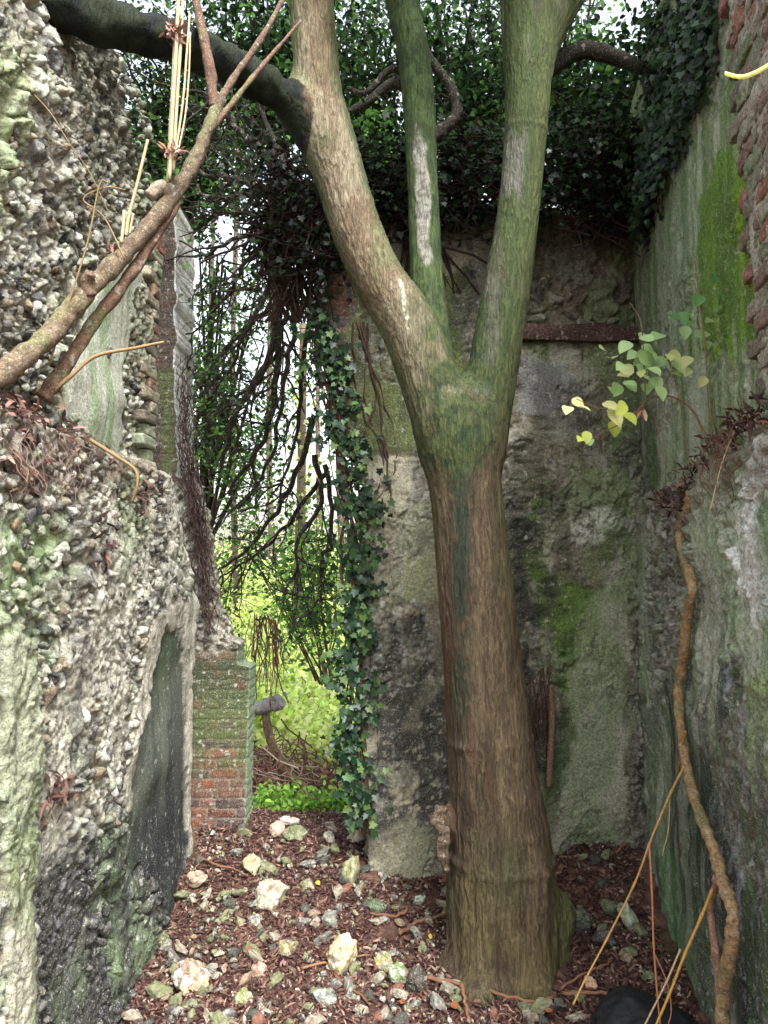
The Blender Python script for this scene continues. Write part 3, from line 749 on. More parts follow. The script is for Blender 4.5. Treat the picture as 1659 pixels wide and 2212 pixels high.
# ------------------------------------------------------------------ the forked tree
def surface_nets(D, org, h):
    nx, ny, nz = D.shape; s = D < 0
    cell = np.zeros((nx - 1, ny - 1, nz - 1), np.int8)
    for a in (0, 1):
        for b in (0, 1):
            for c in (0, 1):
                cell += s[a:nx - 1 + a, b:ny - 1 + b, c:nz - 1 + c]
    act = (cell > 0) & (cell < 8); ii = np.argwhere(act)
    idx = np.full(act.shape, -1, np.int64); idx[act] = np.arange(len(ii))
    acc = np.zeros((len(ii), 3)); cnt = np.zeros(len(ii))
    corners = [(a, b, c) for a in (0, 1) for b in (0, 1) for c in (0, 1)]
    for i, A in enumerate(corners):
        for B in corners[i + 1:]:
            if sum(abs(x - y) for x, y in zip(A, B)) != 1: continue
            da = D[ii[:, 0] + A[0], ii[:, 1] + A[1], ii[:, 2] + A[2]]; db = D[ii[:, 0] + B[0], ii[:, 1] + B[1], ii[:, 2] + B[2]]
            m = (da < 0) != (db < 0); t = np.where(m, da / (da - db + 1e-12), 0)
            acc += np.where(m[:, None], np.array(A) + t[:, None] * (np.array(B) - np.array(A)), 0); cnt += m
    V = (ii + acc / cnt[:, None]) * h + org
    Q = []
    for ax in range(3):
        o = [x for x in range(3) if x != ax]
        a = [slice(None)] * 3; b = [slice(None)] * 3
        a[ax] = slice(0, -1); b[ax] = slice(1, None)
        for x in o: a[x] = slice(1, -1); b[x] = slice(1, -1)
        ch = s[tuple(a)] != s[tuple(b)]; e = np.argwhere(ch)
        e[:, o[0]] += 1; e[:, o[1]] += 1
        sg = s[tuple(e.T)]
        q = []
        for d0, d1 in ((0, 0), (1, 0), (1, 1), (0, 1)):
            k = e.copy(); k[:, o[0]] -= d0; k[:, o[1]] -= d1; q.append(idx[tuple(k.T)])
        q = np.stack(q, 1); fl = sg if ax != 1 else ~sg
        q[fl] = q[fl][:, ::-1]; Q.append(q)
    Q = np.vstack(Q); return V, Q[:, ::-1][(Q >= 0).all(1)]

def subdivide(V, Q):
    e = np.sort(np.concatenate([Q[:, [i, (i + 1) % 4]] for i in range(4)]), 1)
    ue, inv = np.unique(e[:, 0] * len(V) + e[:, 1], return_inverse=True)
    ev = (V[ue // len(V)] + V[ue % len(V)]) / 2; fv = V[Q].mean(1)
    nv, ne, nq = len(V), len(ue), len(Q); em = inv.reshape(4, nq).T + nv; fi = np.arange(nq) + nv + ne
    Q2 = np.concatenate([np.stack([Q[:, i], em[:, i], fi, em[:, (i + 3) % 4]], 1) for i in range(4)])
    return np.vstack([V, ev, fv]), Q2

def relax(V, Q, it, w=.5):
    e = np.concatenate([Q[:, [i, (i + 1) % 4]] for i in range(4)]); n = len(V)
    cnt = np.bincount(e[:, 0], minlength=n) + np.bincount(e[:, 1], minlength=n)
    for _ in range(it):
        a = np.stack([np.bincount(e[:, 0], V[e[:, 1], k], n) + np.bincount(e[:, 1], V[e[:, 0], k], n) for k in range(3)], 1)
        V = V * (1 - w) + w * a / cnt[:, None]
    return V

def vnormals(V, Q):
    fn = np.cross(V[Q[:, 2]] - V[Q[:, 0]], V[Q[:, 3]] - V[Q[:, 1]]); n = np.zeros_like(V)
    for k in range(3): n[:, k] = sum(np.bincount(Q[:, i], fn[:, k], len(V)) for i in range(4))
    return norm(n)

def pr(px, py, Y, w): return (*P(px, py, Y), w * Y / F / 2)
TRUNK = [pr(1098, 2215, 4.42, 250), pr(1092, 2130, 4.42, 226), pr(1088, 2020, 4.42, 222), pr(1082, 1900, 4.42, 214), pr(1078, 1790, 4.42, 200), pr(1066, 1690, 4.42, 184), pr(1056, 1580, 4.42, 176), pr(1042, 1430, 4.41, 164), pr(1026, 1260, 4.4, 158), pr(1010, 1100, 4.4, 152), pr(1000, 1000, 4.4, 160), pr(996, 930, 4.4, 166)]
LEFT = [pr(975, 960, 4.4, 140), pr(930, 830, 4.38, 128), pr(880, 700, 4.35, 122), pr(816, 600, 4.32, 112), pr(772, 500, 4.30, 110), pr(740, 400, 4.28, 110), pr(712, 300, 4.26, 112), pr(690, 210, 4.24, 104), pr(680, 100, 4.22, 100), pr(672, 0, 4.2, 98), pr(660, -260, 4.15, 90)]
MID = [pr(950, 820, 4.50, 70), pr(935, 730, 4.52, 76), pr(924, 640, 4.55, 72), pr(917, 500, 4.58, 68), pr(913, 400, 4.6, 66), pr(908, 300, 4.62, 68), pr(903, 200, 4.64, 72), pr(890, 100, 4.66, 70), pr(872, 20, 4.68, 74), pr(840, -160, 4.7, 64)]
RIGHT = [pr(1020, 960, 4.42, 140), pr(1056, 840, 4.42, 112), pr(1078, 720, 4.42, 106), pr(1098, 600, 4.42, 100), pr(1114, 500, 4.42, 92), pr(1126, 400, 4.42, 90), pr(1134, 300, 4.42, 92), pr(1140, 200, 4.42, 98), pr(1140, 100, 4.42, 112), pr(1138, 0, 4.42, 116), pr(1120, -220, 4.42, 96)]
FORKR = [pr(1150, 150, 4.44, 80), pr(1200, 40, 4.5, 74), pr(1262, -60, 4.56, 66), pr(1330, -200, 4.6, 60)]
LIMB = [pr(690, 330, 4.26, 60), pr(655, 258, 4.2, 80), pr(610, 207, 4.1, 70), pr(540, 165, 3.95, 74), pr(470, 130, 3.8, 80), pr(390, 92, 3.65, 88), pr(300, 68, 3.5, 94), pr(200, 40, 3.35, 96), pr(60, -10, 3.2, 80), pr(-120, -80, 3.05, 76)]
def dens(ch, m=6):
    return spline(np.array(ch), m)
STEMS = [dens(TRUNK), dens(LEFT), dens(MID), dens(RIGHT), dens(FORKR, 4), dens(LIMB[:3], 4)]
def chain_sd(p, ch):
    best = np.full(len(p), 9.0, np.float32)
    for A, B in zip(ch[:-1], ch[1:]):
        a, b = A[:3], B[:3]; ba = b - a
        m = np.abs(p[:, 2] - (a[2] + b[2]) / 2) < .55
        q = p[m] - a; t = np.clip((q @ ba) / (ba @ ba), 0, 1).astype(np.float32)
        d = np.sqrt(((q - t[:, None] * ba) ** 2).sum(1)) - (A[3] + t * (B[3] - A[3]))
        best[m] = np.minimum(best[m], d)
    return best
def smin(a, b, k):
    h = np.clip(.5 + .5 * (b - a) / k, 0, 1); return b * (1 - h) + a * h - k * h * (1 - h)
hv = .0165; lo = np.array([-.78, 3.88, -.45]); dims = (150, 72, 470)
g = [lo[i] + hv * np.arange(dims[i], dtype=np.float32) for i in range(3)]
gp = np.stack(np.meshgrid(*g, indexing='ij'), -1).reshape(-1, 3).astype(np.float32)
D = chain_sd(gp, STEMS[0])
for ch, k in zip(STEMS[1:], (.10, .07, .10, .06, .09)): D = smin(D, chain_sd(gp, ch), k)
# buttress flare and knots at the foot
for px, py, Y, r in [(972, 2160, 4.36, .14), (1212, 2150, 4.42, .14), (1030, 2190, 4.12, .11), (1160, 2195, 4.15, .11), (1210, 1985, 4.45, .08), (955, 1775, 4.36, .045), (1112, 1735, 4.2, .035), (1165, 1900, 4.2, .05), (640, 215, 4.2, .07)]:
    c = P(px, py, Y); D = smin(D, (np.sqrt(((gp - c) ** 2 * np.array([1, 1, .35])).sum(1)) - r).astype(np.float32), .09)
V, Q = surface_nets(D.reshape(dims), lo, hv); del D, gp
V = relax(V, Q, 8); V, Q = subdivide(V, Q); V = relax(V, Q, 3)
def stem_coords(V, stems):
    best = np.full(len(V), 9.0); off = np.zeros((len(V), 3)); s = np.zeros(len(V)); sid = np.zeros(len(V), int); rad = np.ones(len(V))
    for k, ch in enumerate(stems):
        acc = 0.0
        for A, B in zip(ch[:-1], ch[1:]):
            a, ba = A[:3], B[:3] - A[:3]; L = np.linalg.norm(ba); q = V - a; t = np.clip((q @ ba) / (L * L), 0, 1)
            o = q - t[:, None] * ba; r = A[3] + t * (B[3] - A[3]); d = np.linalg.norm(o, axis=1) - r
            m = d < best; best[m] = d[m]; off[m] = o[m]; s[m] = acc + t[m] * L + k * 3.1; sid[m] = k; rad[m] = r[m]; acc += L
    return off, s, sid, rad
def bark(V, n, off, s, rad, depth=.006):
    a = off / rad[:, None]                                      # round the stem
    q = np.column_stack([norm(off) * np.array([1, 1, .3]) * (rad[:, None] * 42) * (.16 / rad[:, None]) ** .5, s * 3.4])[:, [0, 1, 3]]
    w = q + .5 * np.column_stack([fbm(V, 9, 3, 501), fbm(V, 9, 3, 502), fbm(V, 9, 3, 503)])
    r1 = 1 - np.abs(vnoise(w, 505)); r2 = 1 - np.abs(vnoise(w * 2.1 + 5, 506)); r3 = fbm(V, (55, 55, 18), 3, 507)
    hgt = .6 * r1 ** 2 + .35 * r2 ** 2 + .25 * r3
    return hgt * depth * 1.4, hgt
off, s, sid, rad = stem_coords(V, STEMS); n = vnormals(V, Q)
h, hb = bark(V, n, off, s, rad)
low = sstep(1.6, .5, V[:, 2]); h = h * (1 + .5 * low) + .016 * low * fbm(V, (7, 7, 2.2), 3, 510)
for zc, a in ((P(0, 1625, 4.1)[2], .011), (P(0, 1905, 4.1)[2], .016), (P(0, 1830, 4.1)[2], .006), (P(0, 215, 4.1)[2], .006), (P(0, 612, 4.1)[2], .004)):
    h += a * np.exp(-((V[:, 2] - zc + .03 * fbm(V, 3, 2, 512)) / .025) ** 2) * (.5 + .6 * fbm(V, 12, 2, 513))
az = norm(off)[:, 0]                                            # -1 left side, +1 right side of a stem
fr = -norm(off)[:, 1]
c = mix(S(102, 88, 69), S(76, 66, 52), sstep(-.3, .5, fbm(V, (7, 7, 1.6), 4, 520)))
c = mix(c, S(128, 112, 88), sstep(.55, 1.05, hb) * .5)
alg_ = sstep(.0, .45, fbm(V, (4, 4, 1.2), 4, 545)); c = mix(c, S(86, 90, 58), alg_ * .4)
c = mix(c, S(70, 58, 48), sstep(.45, .15, hb) * .5)
tr = sid == 0
red = sstep(.1, .5, fbm(V, (5, 5, .9), 4, 521)) * tr * sstep(2.5, 2.1, V[:, 2]) * sstep(.6, 1.0, V[:, 2]); c = mix(c, S(98, 68, 54), red * .45)
ol = sstep(1.0, .3, V[:, 2]) * sstep(-.3, .4, fbm(V, (6, 6, 1.5), 4, 522)); c = mix(c, S(118, 106, 72), ol * .6)
# moss in the fork and down the sides
zf = V[:, 2]; z0 = P(0, 1000, 4.2)[2]; z1 = P(0, 640, 4.2)[2]
xm = V[:, 0] - np.interp(zf, [z0, z1], [P(985, 1000, 4.3)[0], P(990, 700, 4.3)[0]])
streak = np.exp(-((V[:, 0] - P(1003, 1200, 4.1)[0]) / .05) ** 2) * sstep(1.4, 1.9, zf) * sstep(z0 + .25, z0 - .1, zf) * (fr > .2)
c = mix(c, S(52, 62, 50), np.clip(streak * (1 + .8 * fbm(V, 14, 3, 525)), 0, 1) * .95)
L1 = sid == 1
wst = sstep(z0 + .0, z0 + .55, zf + .12 * fbm(V, 6, 3, 560))
lc = mix(mix(S(144, 134, 112), S(120, 106, 84), sstep(-.2, .4, fbm(V, (6, 6, 2), 4, 526))), S(112, 92, 74), sstep(.45, .2, hb) * .6)
c = mix(c, lc, L1 * wst)
edge = np.clip(sstep(.45, .95, az) + sstep(-.55, -.95, az), 0, 1) * (L1 | (sid == 3)); c = mix(c, S(58, 76, 42), edge * (.65 + .3 * fbm(V, 10, 3, 527)).clip(0, 1))
gb = L1 * wst * sstep(.05, .4, fbm(V, (5, 5, 3), 4, 528)); c = mix(c, S(112, 118, 84), gb * .6)
mid = sid == 2
_zw = sstep(P(0, 660, 4.5)[2], P(0, 540, 4.5)[2], zf) * sstep(P(0, 230, 4.5)[2], P(0, 380, 4.5)[2], zf)
lich = sstep(.3, .55, 1.0 * _zw * (fr > 0) * np.clip(1 - np.abs(az + .1) / .75, 0, 1) + .45 * fbm(V, (9, 9, 5), 4, 529))
midc = mix(mix(S(74, 90, 54), S(58, 72, 44), sstep(-.3, .4, fbm(V, 12, 3, 530))), mix(S(158, 156, 146), S(120, 116, 106), sstep(-.1, .4, fbm(V, 40, 3, 531))), lich * .85)
c = mix(c, midc, mid * sstep(z0 + .25, z0 + .5, zf))
rt = (sid == 3) | (sid == 4)
rc = mix(S(74, 86, 52), S(88, 86, 68), sstep(-.05, .5, fbm(V, (6, 6, 2), 4, 532)))
rc = mix(rc, S(112, 110, 102), (sstep(.2, -.4, az) * sstep(-.1, .4, fbm(V, (9, 9, 2), 4, 533)))[:] * .8)
rc = mix(rc, S(92, 98, 62), sstep(.1, .7, az) * .6)
c = mix(c, rc, rt * wst)
lowmix = rt * sstep(z0 + .75, z0 + .1, zf); c = mix(c, S(120, 104, 82), lowmix * sstep(-.2, .3, fbm(V, 8, 4, 534)) * .7)
mm = np.exp(-(xm / .25) ** 2) * sstep(z0 - .22, z0 + .12, zf + .08 * fbm(V, 5, 3, 561)) * sstep(z1 + .5, z1 - .2, zf)
mm = np.clip(mm * (1.3 + 1.1 * fbm(V, 8, 4, 523)), 0, 1); c = mix(c, mix(S(76, 86, 52), S(54, 70, 44), sstep(-.2, .4, fbm(V, 25, 3, 524))), mm * .95)
c = mix(c, mix(S(44, 52, 36), S(30, 34, 32), sstep(-.3, .3, fbm(V, 6, 3, 542))), (sid == 5) * sstep(-.42, -.50, V[:, 0] + .05 * fbm(V, 9, 3, 546)))
foot = sstep(.25, .0, zf) * sstep(-.2, .4, fbm(V, 5, 3, 535)) + sstep(.7, .95, az) * sstep(1.1, .5, zf) * .8; c = mix(c, S(80, 92, 54), np.clip(foot, 0, 1) * .6)
sap = np.exp(-((V[:, 0] - np.interp(zf, [P(0, 720, 4.2)[2], P(0, 600, 4.2)[2]], [P(885, 720, 4.2)[0], P(862, 600, 4.2)[0]])) / .012) ** 2) * sstep(P(0, 735, 4.2)[2], P(0, 700, 4.2)[2], zf) * sstep(P(0, 590, 4.2)[2], P(0, 620, 4.2)[2], zf) * (fr > .3)
c = mix(c, S(206, 202, 180), np.clip(sap * 1.2 * (.6 + fbm(V, 60, 2, 536)), 0, 1))
t = thing('forked_tree', 'large living tree forking into three stems, brown ridged bark with green moss in the fork', 'tree', (.75, 4.42, 0))
obj('trunk', (V + n * h[:, None], [Q], c), M_BARK, t)
lm = spline(np.array(LIMB[1:]), 14); lm[:14, 3] *= np.linspace(.88, 1.0, 14)
v, f, _ = tube(lm[:, :3], lm[:, 3] * (1 + .04 * np.sin(np.arange(len(lm)) * .7)), 48)
nn = v - np.vstack([np.repeat(lm[:, :3], 48, 0), lm[:1, :3], lm[-1:, :3]]); nn = norm(nn)
v = v + nn * (.012 * fbm(v, 14, 3, 540) + .02 * fbm(v, 4, 3, 541))[:, None]
obj('limb', (v, f, mix(S(44, 52, 36), S(30, 34, 32), sstep(-.3, .3, fbm(v, 6, 3, 542)))), M_BARK, t)
# lesser boughs in the top of the tree
# unseen crown above the frame: leaves added to shade the back of the ruin
cn = 11000; cy = rng.uniform(3.7, 6.9, cn); cx = rng.uniform(-3.2, 4.2, cn); czz = 2.75 + .84 * cy + 2.6 * rng.random(cn) ** 1.3
cpz = np.column_stack([cx, cy, czz]); kk = fbm(cpz, .9, 3, 571) > -.28; cpz = cpz[kk]
obj('crown', scatter(cpz, rng.uniform(.10, .17, len(cpz)), norm(rvec(len(cpz)) * .7 + np.array([0, 0, 1.0])), rvec(len(cpz)), BROAD, leafcols(len(cpz), [S(70, 112, 46), S(92, 128, 54), S(54, 92, 40)])), M_LEAF, t)
bs = []
for ctrl, w in [([(1180, 150), (1250, 110), (1320, 120), (1400, 150), (1470, 140)], 44), ([(930, 300), (985, 250), (975, 190), (930, 130), (900, 60)], 30), ([(905, 210), (850, 180), (800, 215), (740, 250)], 26), ([(895, 170), (845, 150), (790, 200), (750, 190)], 18)]:
    q = spline([P(a, b, 4.75) for a, b in ctrl], 10); bs.append(tube(q, np.linspace(w, w * .55, len(q)) * 4.7 / F / 2, 12, S(52, 48, 42), .06))
for b in bs: obj('bough', b, M_BRANCH, t)
# twisted dead ivy stem clasping the foot of the trunk
iv = []
for k in range(3):
    pts = [P(952 + 5 * k, 1742, 4.2), P(938 + 8 * k, 1775, 4.18), P(958 + 5 * k, 1800, 4.16), P(948 + 8 * k, 1835, 4.16), P(965, 1880, 4.2)]
    q = spline(pts, 8); iv.append(tube(q, .022 - .004 * k + .005 * np.sin(np.arange(len(q))), 8, S(84, 70, 56), .12))
obj('knotted_stem', join(*iv), M_BRANCH, t)
# ------------------------------------------------------------------ rubble on the floor
import bmesh
def ico(sub):
    bm = bmesh.new(); bmesh.ops.create_icosphere(bm, subdivisions=sub, radius=1.0)
    v = np.array([x.co[:] for x in bm.verts]); f = np.array([[q.index for q in x.verts] for x in bm.faces]); bm.free(); return v, f
ICO = {k: ico(k) for k in (3, 4, 5)}
def flint(seed, sub, dims, cols, rough=.30, cuts=7):
    v, f = ICO[sub]; r = np.random.default_rng(seed)
    d = v.copy(); h = .32 * fbm(d + seed * 7.1, 1.1, 3, seed) + .14 * fbm(d + seed, 3.2, 3, seed + 1)
    for _ in range(cuts):                                         # flat knapped faces
        a = norm(r.standard_normal(3)); k = (.62 if cuts < 10 else .5) + .3 * r.random(); dd = v @ a; h = np.where(dd > k, np.minimum(h, k / np.maximum(dd, .1) - 1 + .05 * h), h)
    F1, F2, ID, o = worley(d * 2.2 + seed * 3, seed); h = h + rough * .45 * (.5 - F1) + .03 * fbm(d, 11, 3, seed + 2)
    p = v * (1 + h)[:, None] * np.array(dims)
    c = mix(np.array(cols[0]), np.array(cols[1]), sstep(-.3, .4, fbm(d + seed, 1.8, 4, seed + 4)))
    c = mix(c, np.array(cols[2]), sstep(.1, .35, fbm(d + seed * 2, 2.6, 4, seed + 5)) * .85)
    return p, [f], c
PALE = [S(164, 154, 134), S(128, 112, 90), S(186, 180, 168)]
GREY = [S(122, 120, 110), S(84, 82, 78), S(168, 164, 152)]
MOSSY = [S(122, 126, 84), S(90, 98, 60), S(150, 146, 120)]
DARK = [S(76, 76, 70), S(56, 58, 54), S(96, 100, 78)]
BUFF = [S(150, 124, 100), S(124, 98, 80), S(166, 148, 126)]
BRICKR = [S(136, 82, 64), S(112, 70, 58), S(150, 120, 98)]
def on_ground(px, py):
    Y = 4.5
    for _ in range(40):
        q = P(px, py, Y); Y += (q[2] - gz(q[0], q[1])) * 1.1; Y = float(np.clip(Y, 2.2, 7))
    q = P(px, py, Y); return np.array([q[0], q[1], float(gz(q[0], q[1]))])
big = [(580, 1930, 76, 84, PALE, 'large pale rounded flint boulder, the largest, in front of the opening', 11),
       (738, 2065, 78, 96, [S(186, 170, 130), S(150, 130, 92), S(210, 208, 206)], 'knobbly yellow flint with a white and grey tip, centre of the floor', 12),
       (408, 2110, 84, 86, [S(180, 156, 126), S(128, 106, 90), S(206, 202, 204)], 'buff and white flint lump at the foot of the left wall', 13),
       (830, 2080, 48, 50, [S(150, 146, 84), S(118, 110, 76), S(160, 156, 150)], 'yellow green mossy flint right of the knobbly yellow flint', 14),
       (615, 2048, 52, 44, [S(150, 138, 98), S(120, 104, 82), S(160, 150, 120)], 'olive brown rounded flint left of the knobbly yellow flint', 15),
       (548, 1990, 40, 34, GREY, 'grey white flint tucked below the largest boulder', 16),
       (715, 1988, 44, 36, [S(110, 110, 100), S(76, 78, 74), S(170, 170, 150)], 'grey flint with a pale top, just behind the knobbly yellow flint', 17),
       (640, 1800, 56, 34, [S(112, 116, 76), S(92, 98, 62), S(120, 120, 92)], 'flat mossy green stone on the sill of the opening', 18),
       (597, 1790, 40, 34, [S(190, 166, 146), S(160, 134, 116), S(200, 186, 170)], 'pinkish buff stone beside the flat mossy stone on the sill', 19),
       (625, 1775, 46, 26, [S(186, 172, 160), S(164, 146, 134), S(196, 190, 186)], 'long pale stone leaning at the back of the sill', 20),
       (710, 1810, 34, 26, [S(186, 172, 158), S(150, 136, 124), S(190, 186, 180)], 'pale stone with a dark hollow at the right of the sill', 21),
       (766, 1808, 42, 26, [S(184, 170, 148), S(170, 150, 130), S(190, 182, 170)], 'smooth buff stone beside the foot of the ivy', 22),
       (540, 1868, 48, 50, [S(158, 152, 112), S(140, 128, 96), S(172, 168, 146)], 'greenish flint standing behind the largest boulder', 23),
       (812, 1960, 44, 34, [S(84, 100, 70), S(66, 80, 60), S(96, 108, 84)], 'dark green smooth stone at the corner of the back wall', 24),
       (760, 1880, 44, 70, [S(142, 146, 102), S(120, 116, 86), S(160, 160, 130)], 'upright mossy flint leaning on the left edge of the back wall', 25),
       (560, 2100, 44, 36, [S(172, 140, 116), S(140, 112, 96), S(186, 172, 160)], 'brown and white flint right of the buff and white lump', 26),
       (1278, 2125, 36, 30, [S(186, 146, 116), S(160, 118, 92), S(196, 164, 140)], 'orange buff angular stone beside the bramble canes', 27),
       (1360, 1980, 40, 76, [S(150, 158, 118), S(110, 116, 86), S(180, 186, 172)], 'long lichen spotted stone against the foot of the right wall', 28),
       (1320, 1960, 44, 44, [S(96, 98, 70), S(72, 78, 56), S(116, 116, 92)], 'dark mossy block right of the trunk', 29),
       (1262, 1990, 46, 60, DARK, 'dark green slab leaning beside the right of the trunk', 30),
       (1310, 2030, 60, 46, [S(70, 60, 58), S(58, 50, 50), S(84, 78, 68)], 'dark purple brown lump in the litter right of the trunk', 31),
       (345, 2030, 44, 34, [S(96, 96, 62), S(84, 84, 58), S(104, 104, 74)], 'flat olive slab at the foot of the dark panel', 32),
       (900, 2120, 60, 50, [S(64, 58, 46), S(52, 48, 42), S(84, 80, 60)], 'dark brown stone between the twigs in front of the tree', 33),
       (860, 2105, 40, 50, [S(118, 136, 84), S(92, 104, 70), S(192, 198, 190)], 'bright green and white flint left of the dark brown stone', 34),
       (700, 2160, 70, 40, [S(120, 126, 110), S(96, 96, 92), S(168, 168, 164)], 'grey green flint at the bottom edge, centre', 35),
       (520, 2160, 50, 40, [S(130, 136, 86), S(96, 104, 64), S(160, 160, 130)], 'mossy flint below the buff and white lump', 36),
       (420, 1900, 44, 40, [S(160, 134, 112), S(130, 104, 88), S(176, 158, 138)], 'buff stone against the end of the left wall', 37),
       (662, 1912, 40, 34, [S(150, 150, 110), S(120, 116, 90), S(170, 164, 140)], 'mossy buff flint right of the largest boulder', 38),
       (905, 1945, 36, 22, [S(140, 150, 130), S(104, 110, 96), S(180, 186, 176)], 'flat lichened stone under the back wall by the tree', 39),
       (985, 2060, 40, 60, [S(84, 108, 84), S(68, 84, 66), S(128, 144, 124)], 'blue green mossy stone against the left foot of the tree', 40),
       (1030, 2115, 34, 28, [S(130, 140, 104), S(96, 104, 76), S(214, 214, 206)], 'pale chipped stone at the front of the tree foot', 41)]
for px, py, w, hh, cols, lab, sd in big:
    q = on_ground(px, py + hh * .42); s_ = q[1] / F
    dims = np.array([w * .5 * s_, (w + hh) * .23 * s_, hh * .5 * s_]) * .9
    o = one('flint_stone', flint(sd, 5 if w > 60 else 4, dims, cols), M_STONE, lab, 'stone', 'flint rubble on the floor', loc=np.zeros(3))
    o.location = (q[0], q[1] + dims[1] * .6, q[2] + dims[2] * .6); o.rotation_euler = (0, .25 * rng.standard_normal(), 6.28 * rng.random() if w < 40 else 0)
def bake(tm, pos, size, cols, seed):
    """many flints in one mesh: templates tm copied with random turns"""
    r = np.random.default_rng(seed); V, Fs, C, k = [], [], [], 0
    which = r.integers(len(tm), size=len(pos))
    for a, (v, f, _) in enumerate(tm):
        I = np.where(which == a)[0]
        if not len(I): continue
        q = r.standard_normal((len(I), 4)); q /= np.linalg.norm(q, axis=1)[:, None]; w, x, y, z = q.T
        R = np.stack([1 - 2 * (y * y + z * z), 2 * (x * y - z * w), 2 * (x * z + y * w), 2 * (x * y + z * w), 1 - 2 * (x * x + z * z), 2 * (y * z - x * w), 2 * (x * z - y * w), 2 * (y * z + x * w), 1 - 2 * (x * x + y * y)], 1).reshape(-1, 3, 3)
        vv = np.einsum('nij,mj->nmi', R, v) * size[I][:, None, None] + pos[I][:, None]
        V.append(vv.reshape(-1, 3)); Fs.append((f[0][None] + (np.arange(len(I)) * len(v))[:, None, None]).reshape(-1, 3) + k); k += len(I) * len(v)
        ctx = sstep(.0, .45, fbm(vv.reshape(-1, 3), 28, 3, seed + a))
        C.append(mix(np.repeat(cols[I], len(v), 0), S(186, 182, 166), ctx * .35))
    return np.vstack(V), [np.vstack(Fs)], np.vstack(C)
TM = [flint(300 + k, 3, (1, .8, .65), PALE, .25, 16) for k in range(16)]
def facing(n, x0, yr, zr, excl, seed, dark=None, zfl=False):
    r = np.random.default_rng(seed); y = r.uniform(*yr, n * 2); z = r.uniform(*zr, n * 2); p = np.column_stack([0 * y + x0, y, z])
    keep = np.ones(len(y), bool)
    for poly, pr_ in excl: keep &= ~((sd_poly(y, z, poly) < .02) & (r.random(len(y)) < pr_))
    keep &= fbm(p, (2.4, 2.4, 1.8), 4, seed) > -.35; p = p[keep][:n]; n = len(p)
    s_ = .016 + .040 * r.random(n) ** 1.6; c = palette(FLINTS + [S(96, 92, 84), S(120, 112, 94), S(72, 72, 74)], r.random(n)) * .9 * (1 + .2 * r.standard_normal((n, 1))).clip(.4, 1.5)
    c = mix(c, S(126, 148, 104), sstep(.0, .5, fbm(p, (2.2, 2.2, 1.1), 4, 57)) * .45)
    if dark is not None: c = mix(c, S(44, 46, 48), sstep(.12, -.12, sd_poly(p[:, 1], p[:, 2], dark)) * .93)
    p[:, 0] += .004 + .014 * r.random(n) + (.07 * np.maximum(0, .75 - p[:, 2]) ** 1.2 if zfl else 0) + .03 * fbm(p, 1.7, 3, 63)
    return bake(TM, p, s_, c, seed)
M_FACE = M_STONE
obj('flint_facing', facing(1150, XLL, (2.6, 5.3), (-.1, 3.0), [(LOW_DARK, 1.0), (LOW_PALE, .93), (LOW_STRIP, .85), (np.array([(4.5, 3.1), (5.5, 2.0), (5.5, 3.5)]), 1.0)], 801, LOW_WET, True), M_WALL, T_LEFT)
obj('flint_facing', facing(1000, XLU, (2.9, 4.62), (3.05, 5.5), [(UP_PLASTER, .97)], 802), M_WALL, T_LEFT)
sm = []
for k in range(8): sm.append(('pale', make_mesh('flint_stone', *flint(200 + k, 4, (1, .85, .7), [PALE, GREY, PALE, BUFF, GREY][k % 5], .3, 13)[:2], M_STONE, flint(200 + k, 4, (1, .85, .7), [PALE, GREY, PALE, BUFF, GREY][k % 5], .3, 13)[2])))
for k in range(7): sm.append(('mossy', make_mesh('flint_stone', *flint(230 + k, 4, (1, .85, .7), [MOSSY, MOSSY, DARK][k % 3], .3, 13)[:2], M_STONE, flint(230 + k, 4, (1, .85, .7), [MOSSY, MOSSY, DARK][k % 3], .3, 13)[2])))
for k in range(1): sm.append(('brick', make_mesh('brick_fragment', *flint(250 + k, 3, (1, .7, .6), BRICKR)[:2], M_STONE, flint(250 + k, 3, (1, .7, .6), BRICKR)[2])))
LABS = {'pale': ('small pale grey or buff flint lying loose in the red brown litter', 'stone', 'small pale flints in the litter'),
        'mossy': ('small green mossy flint lying loose in the red brown litter', 'stone', 'small mossy flints in the litter'),
        'brick': ('small broken piece of red brick lying in the litter', 'brick', 'brick fragments in the litter')}
n_ = 0
while n_ < 257:
    px, py = rng.uniform(250, 1500), 1790 + 430 * rng.random() ** .9
    q = on_ground(px, py)
    if q[1] > 5.9 or q[0] < -1.33 or q[0] > rx(XRL, q[1]) - .12: continue
    if math.hypot(q[0] - .75, q[1] - 4.42) < .42 or q[1] > YB + KB * q[0] - .08 and q[0] > -.15: continue
    if px > 900 and rng.random() < .45: continue
    kind, me = sm[int(rng.integers(len(sm)))]
    if px > 1150 and kind == 'pale' and rng.random() < .6: continue
    s_ = float(np.clip(  .018 + .046 * rng.random() ** 1.5 + .01 * rng.random(), .016, .075))
    o = bpy.data.objects.new('brick_fragment' if kind == 'brick' else 'flint_stone', me); COL.objects.link(o)
    o.location = (q[0], q[1], q[2] + s_ * .12 + .012); o.scale = (s_ * (1 + .3 * rng.random()), s_, s_ * rng.uniform(.7, 1.0)); o.rotation_euler = (.5 * rng.standard_normal(), .5 * rng.standard_normal(), 6.28 * rng.random())
    l_, c_, g_ = LABS[kind]; tag(o, l_, c_, g_); n_ += 1

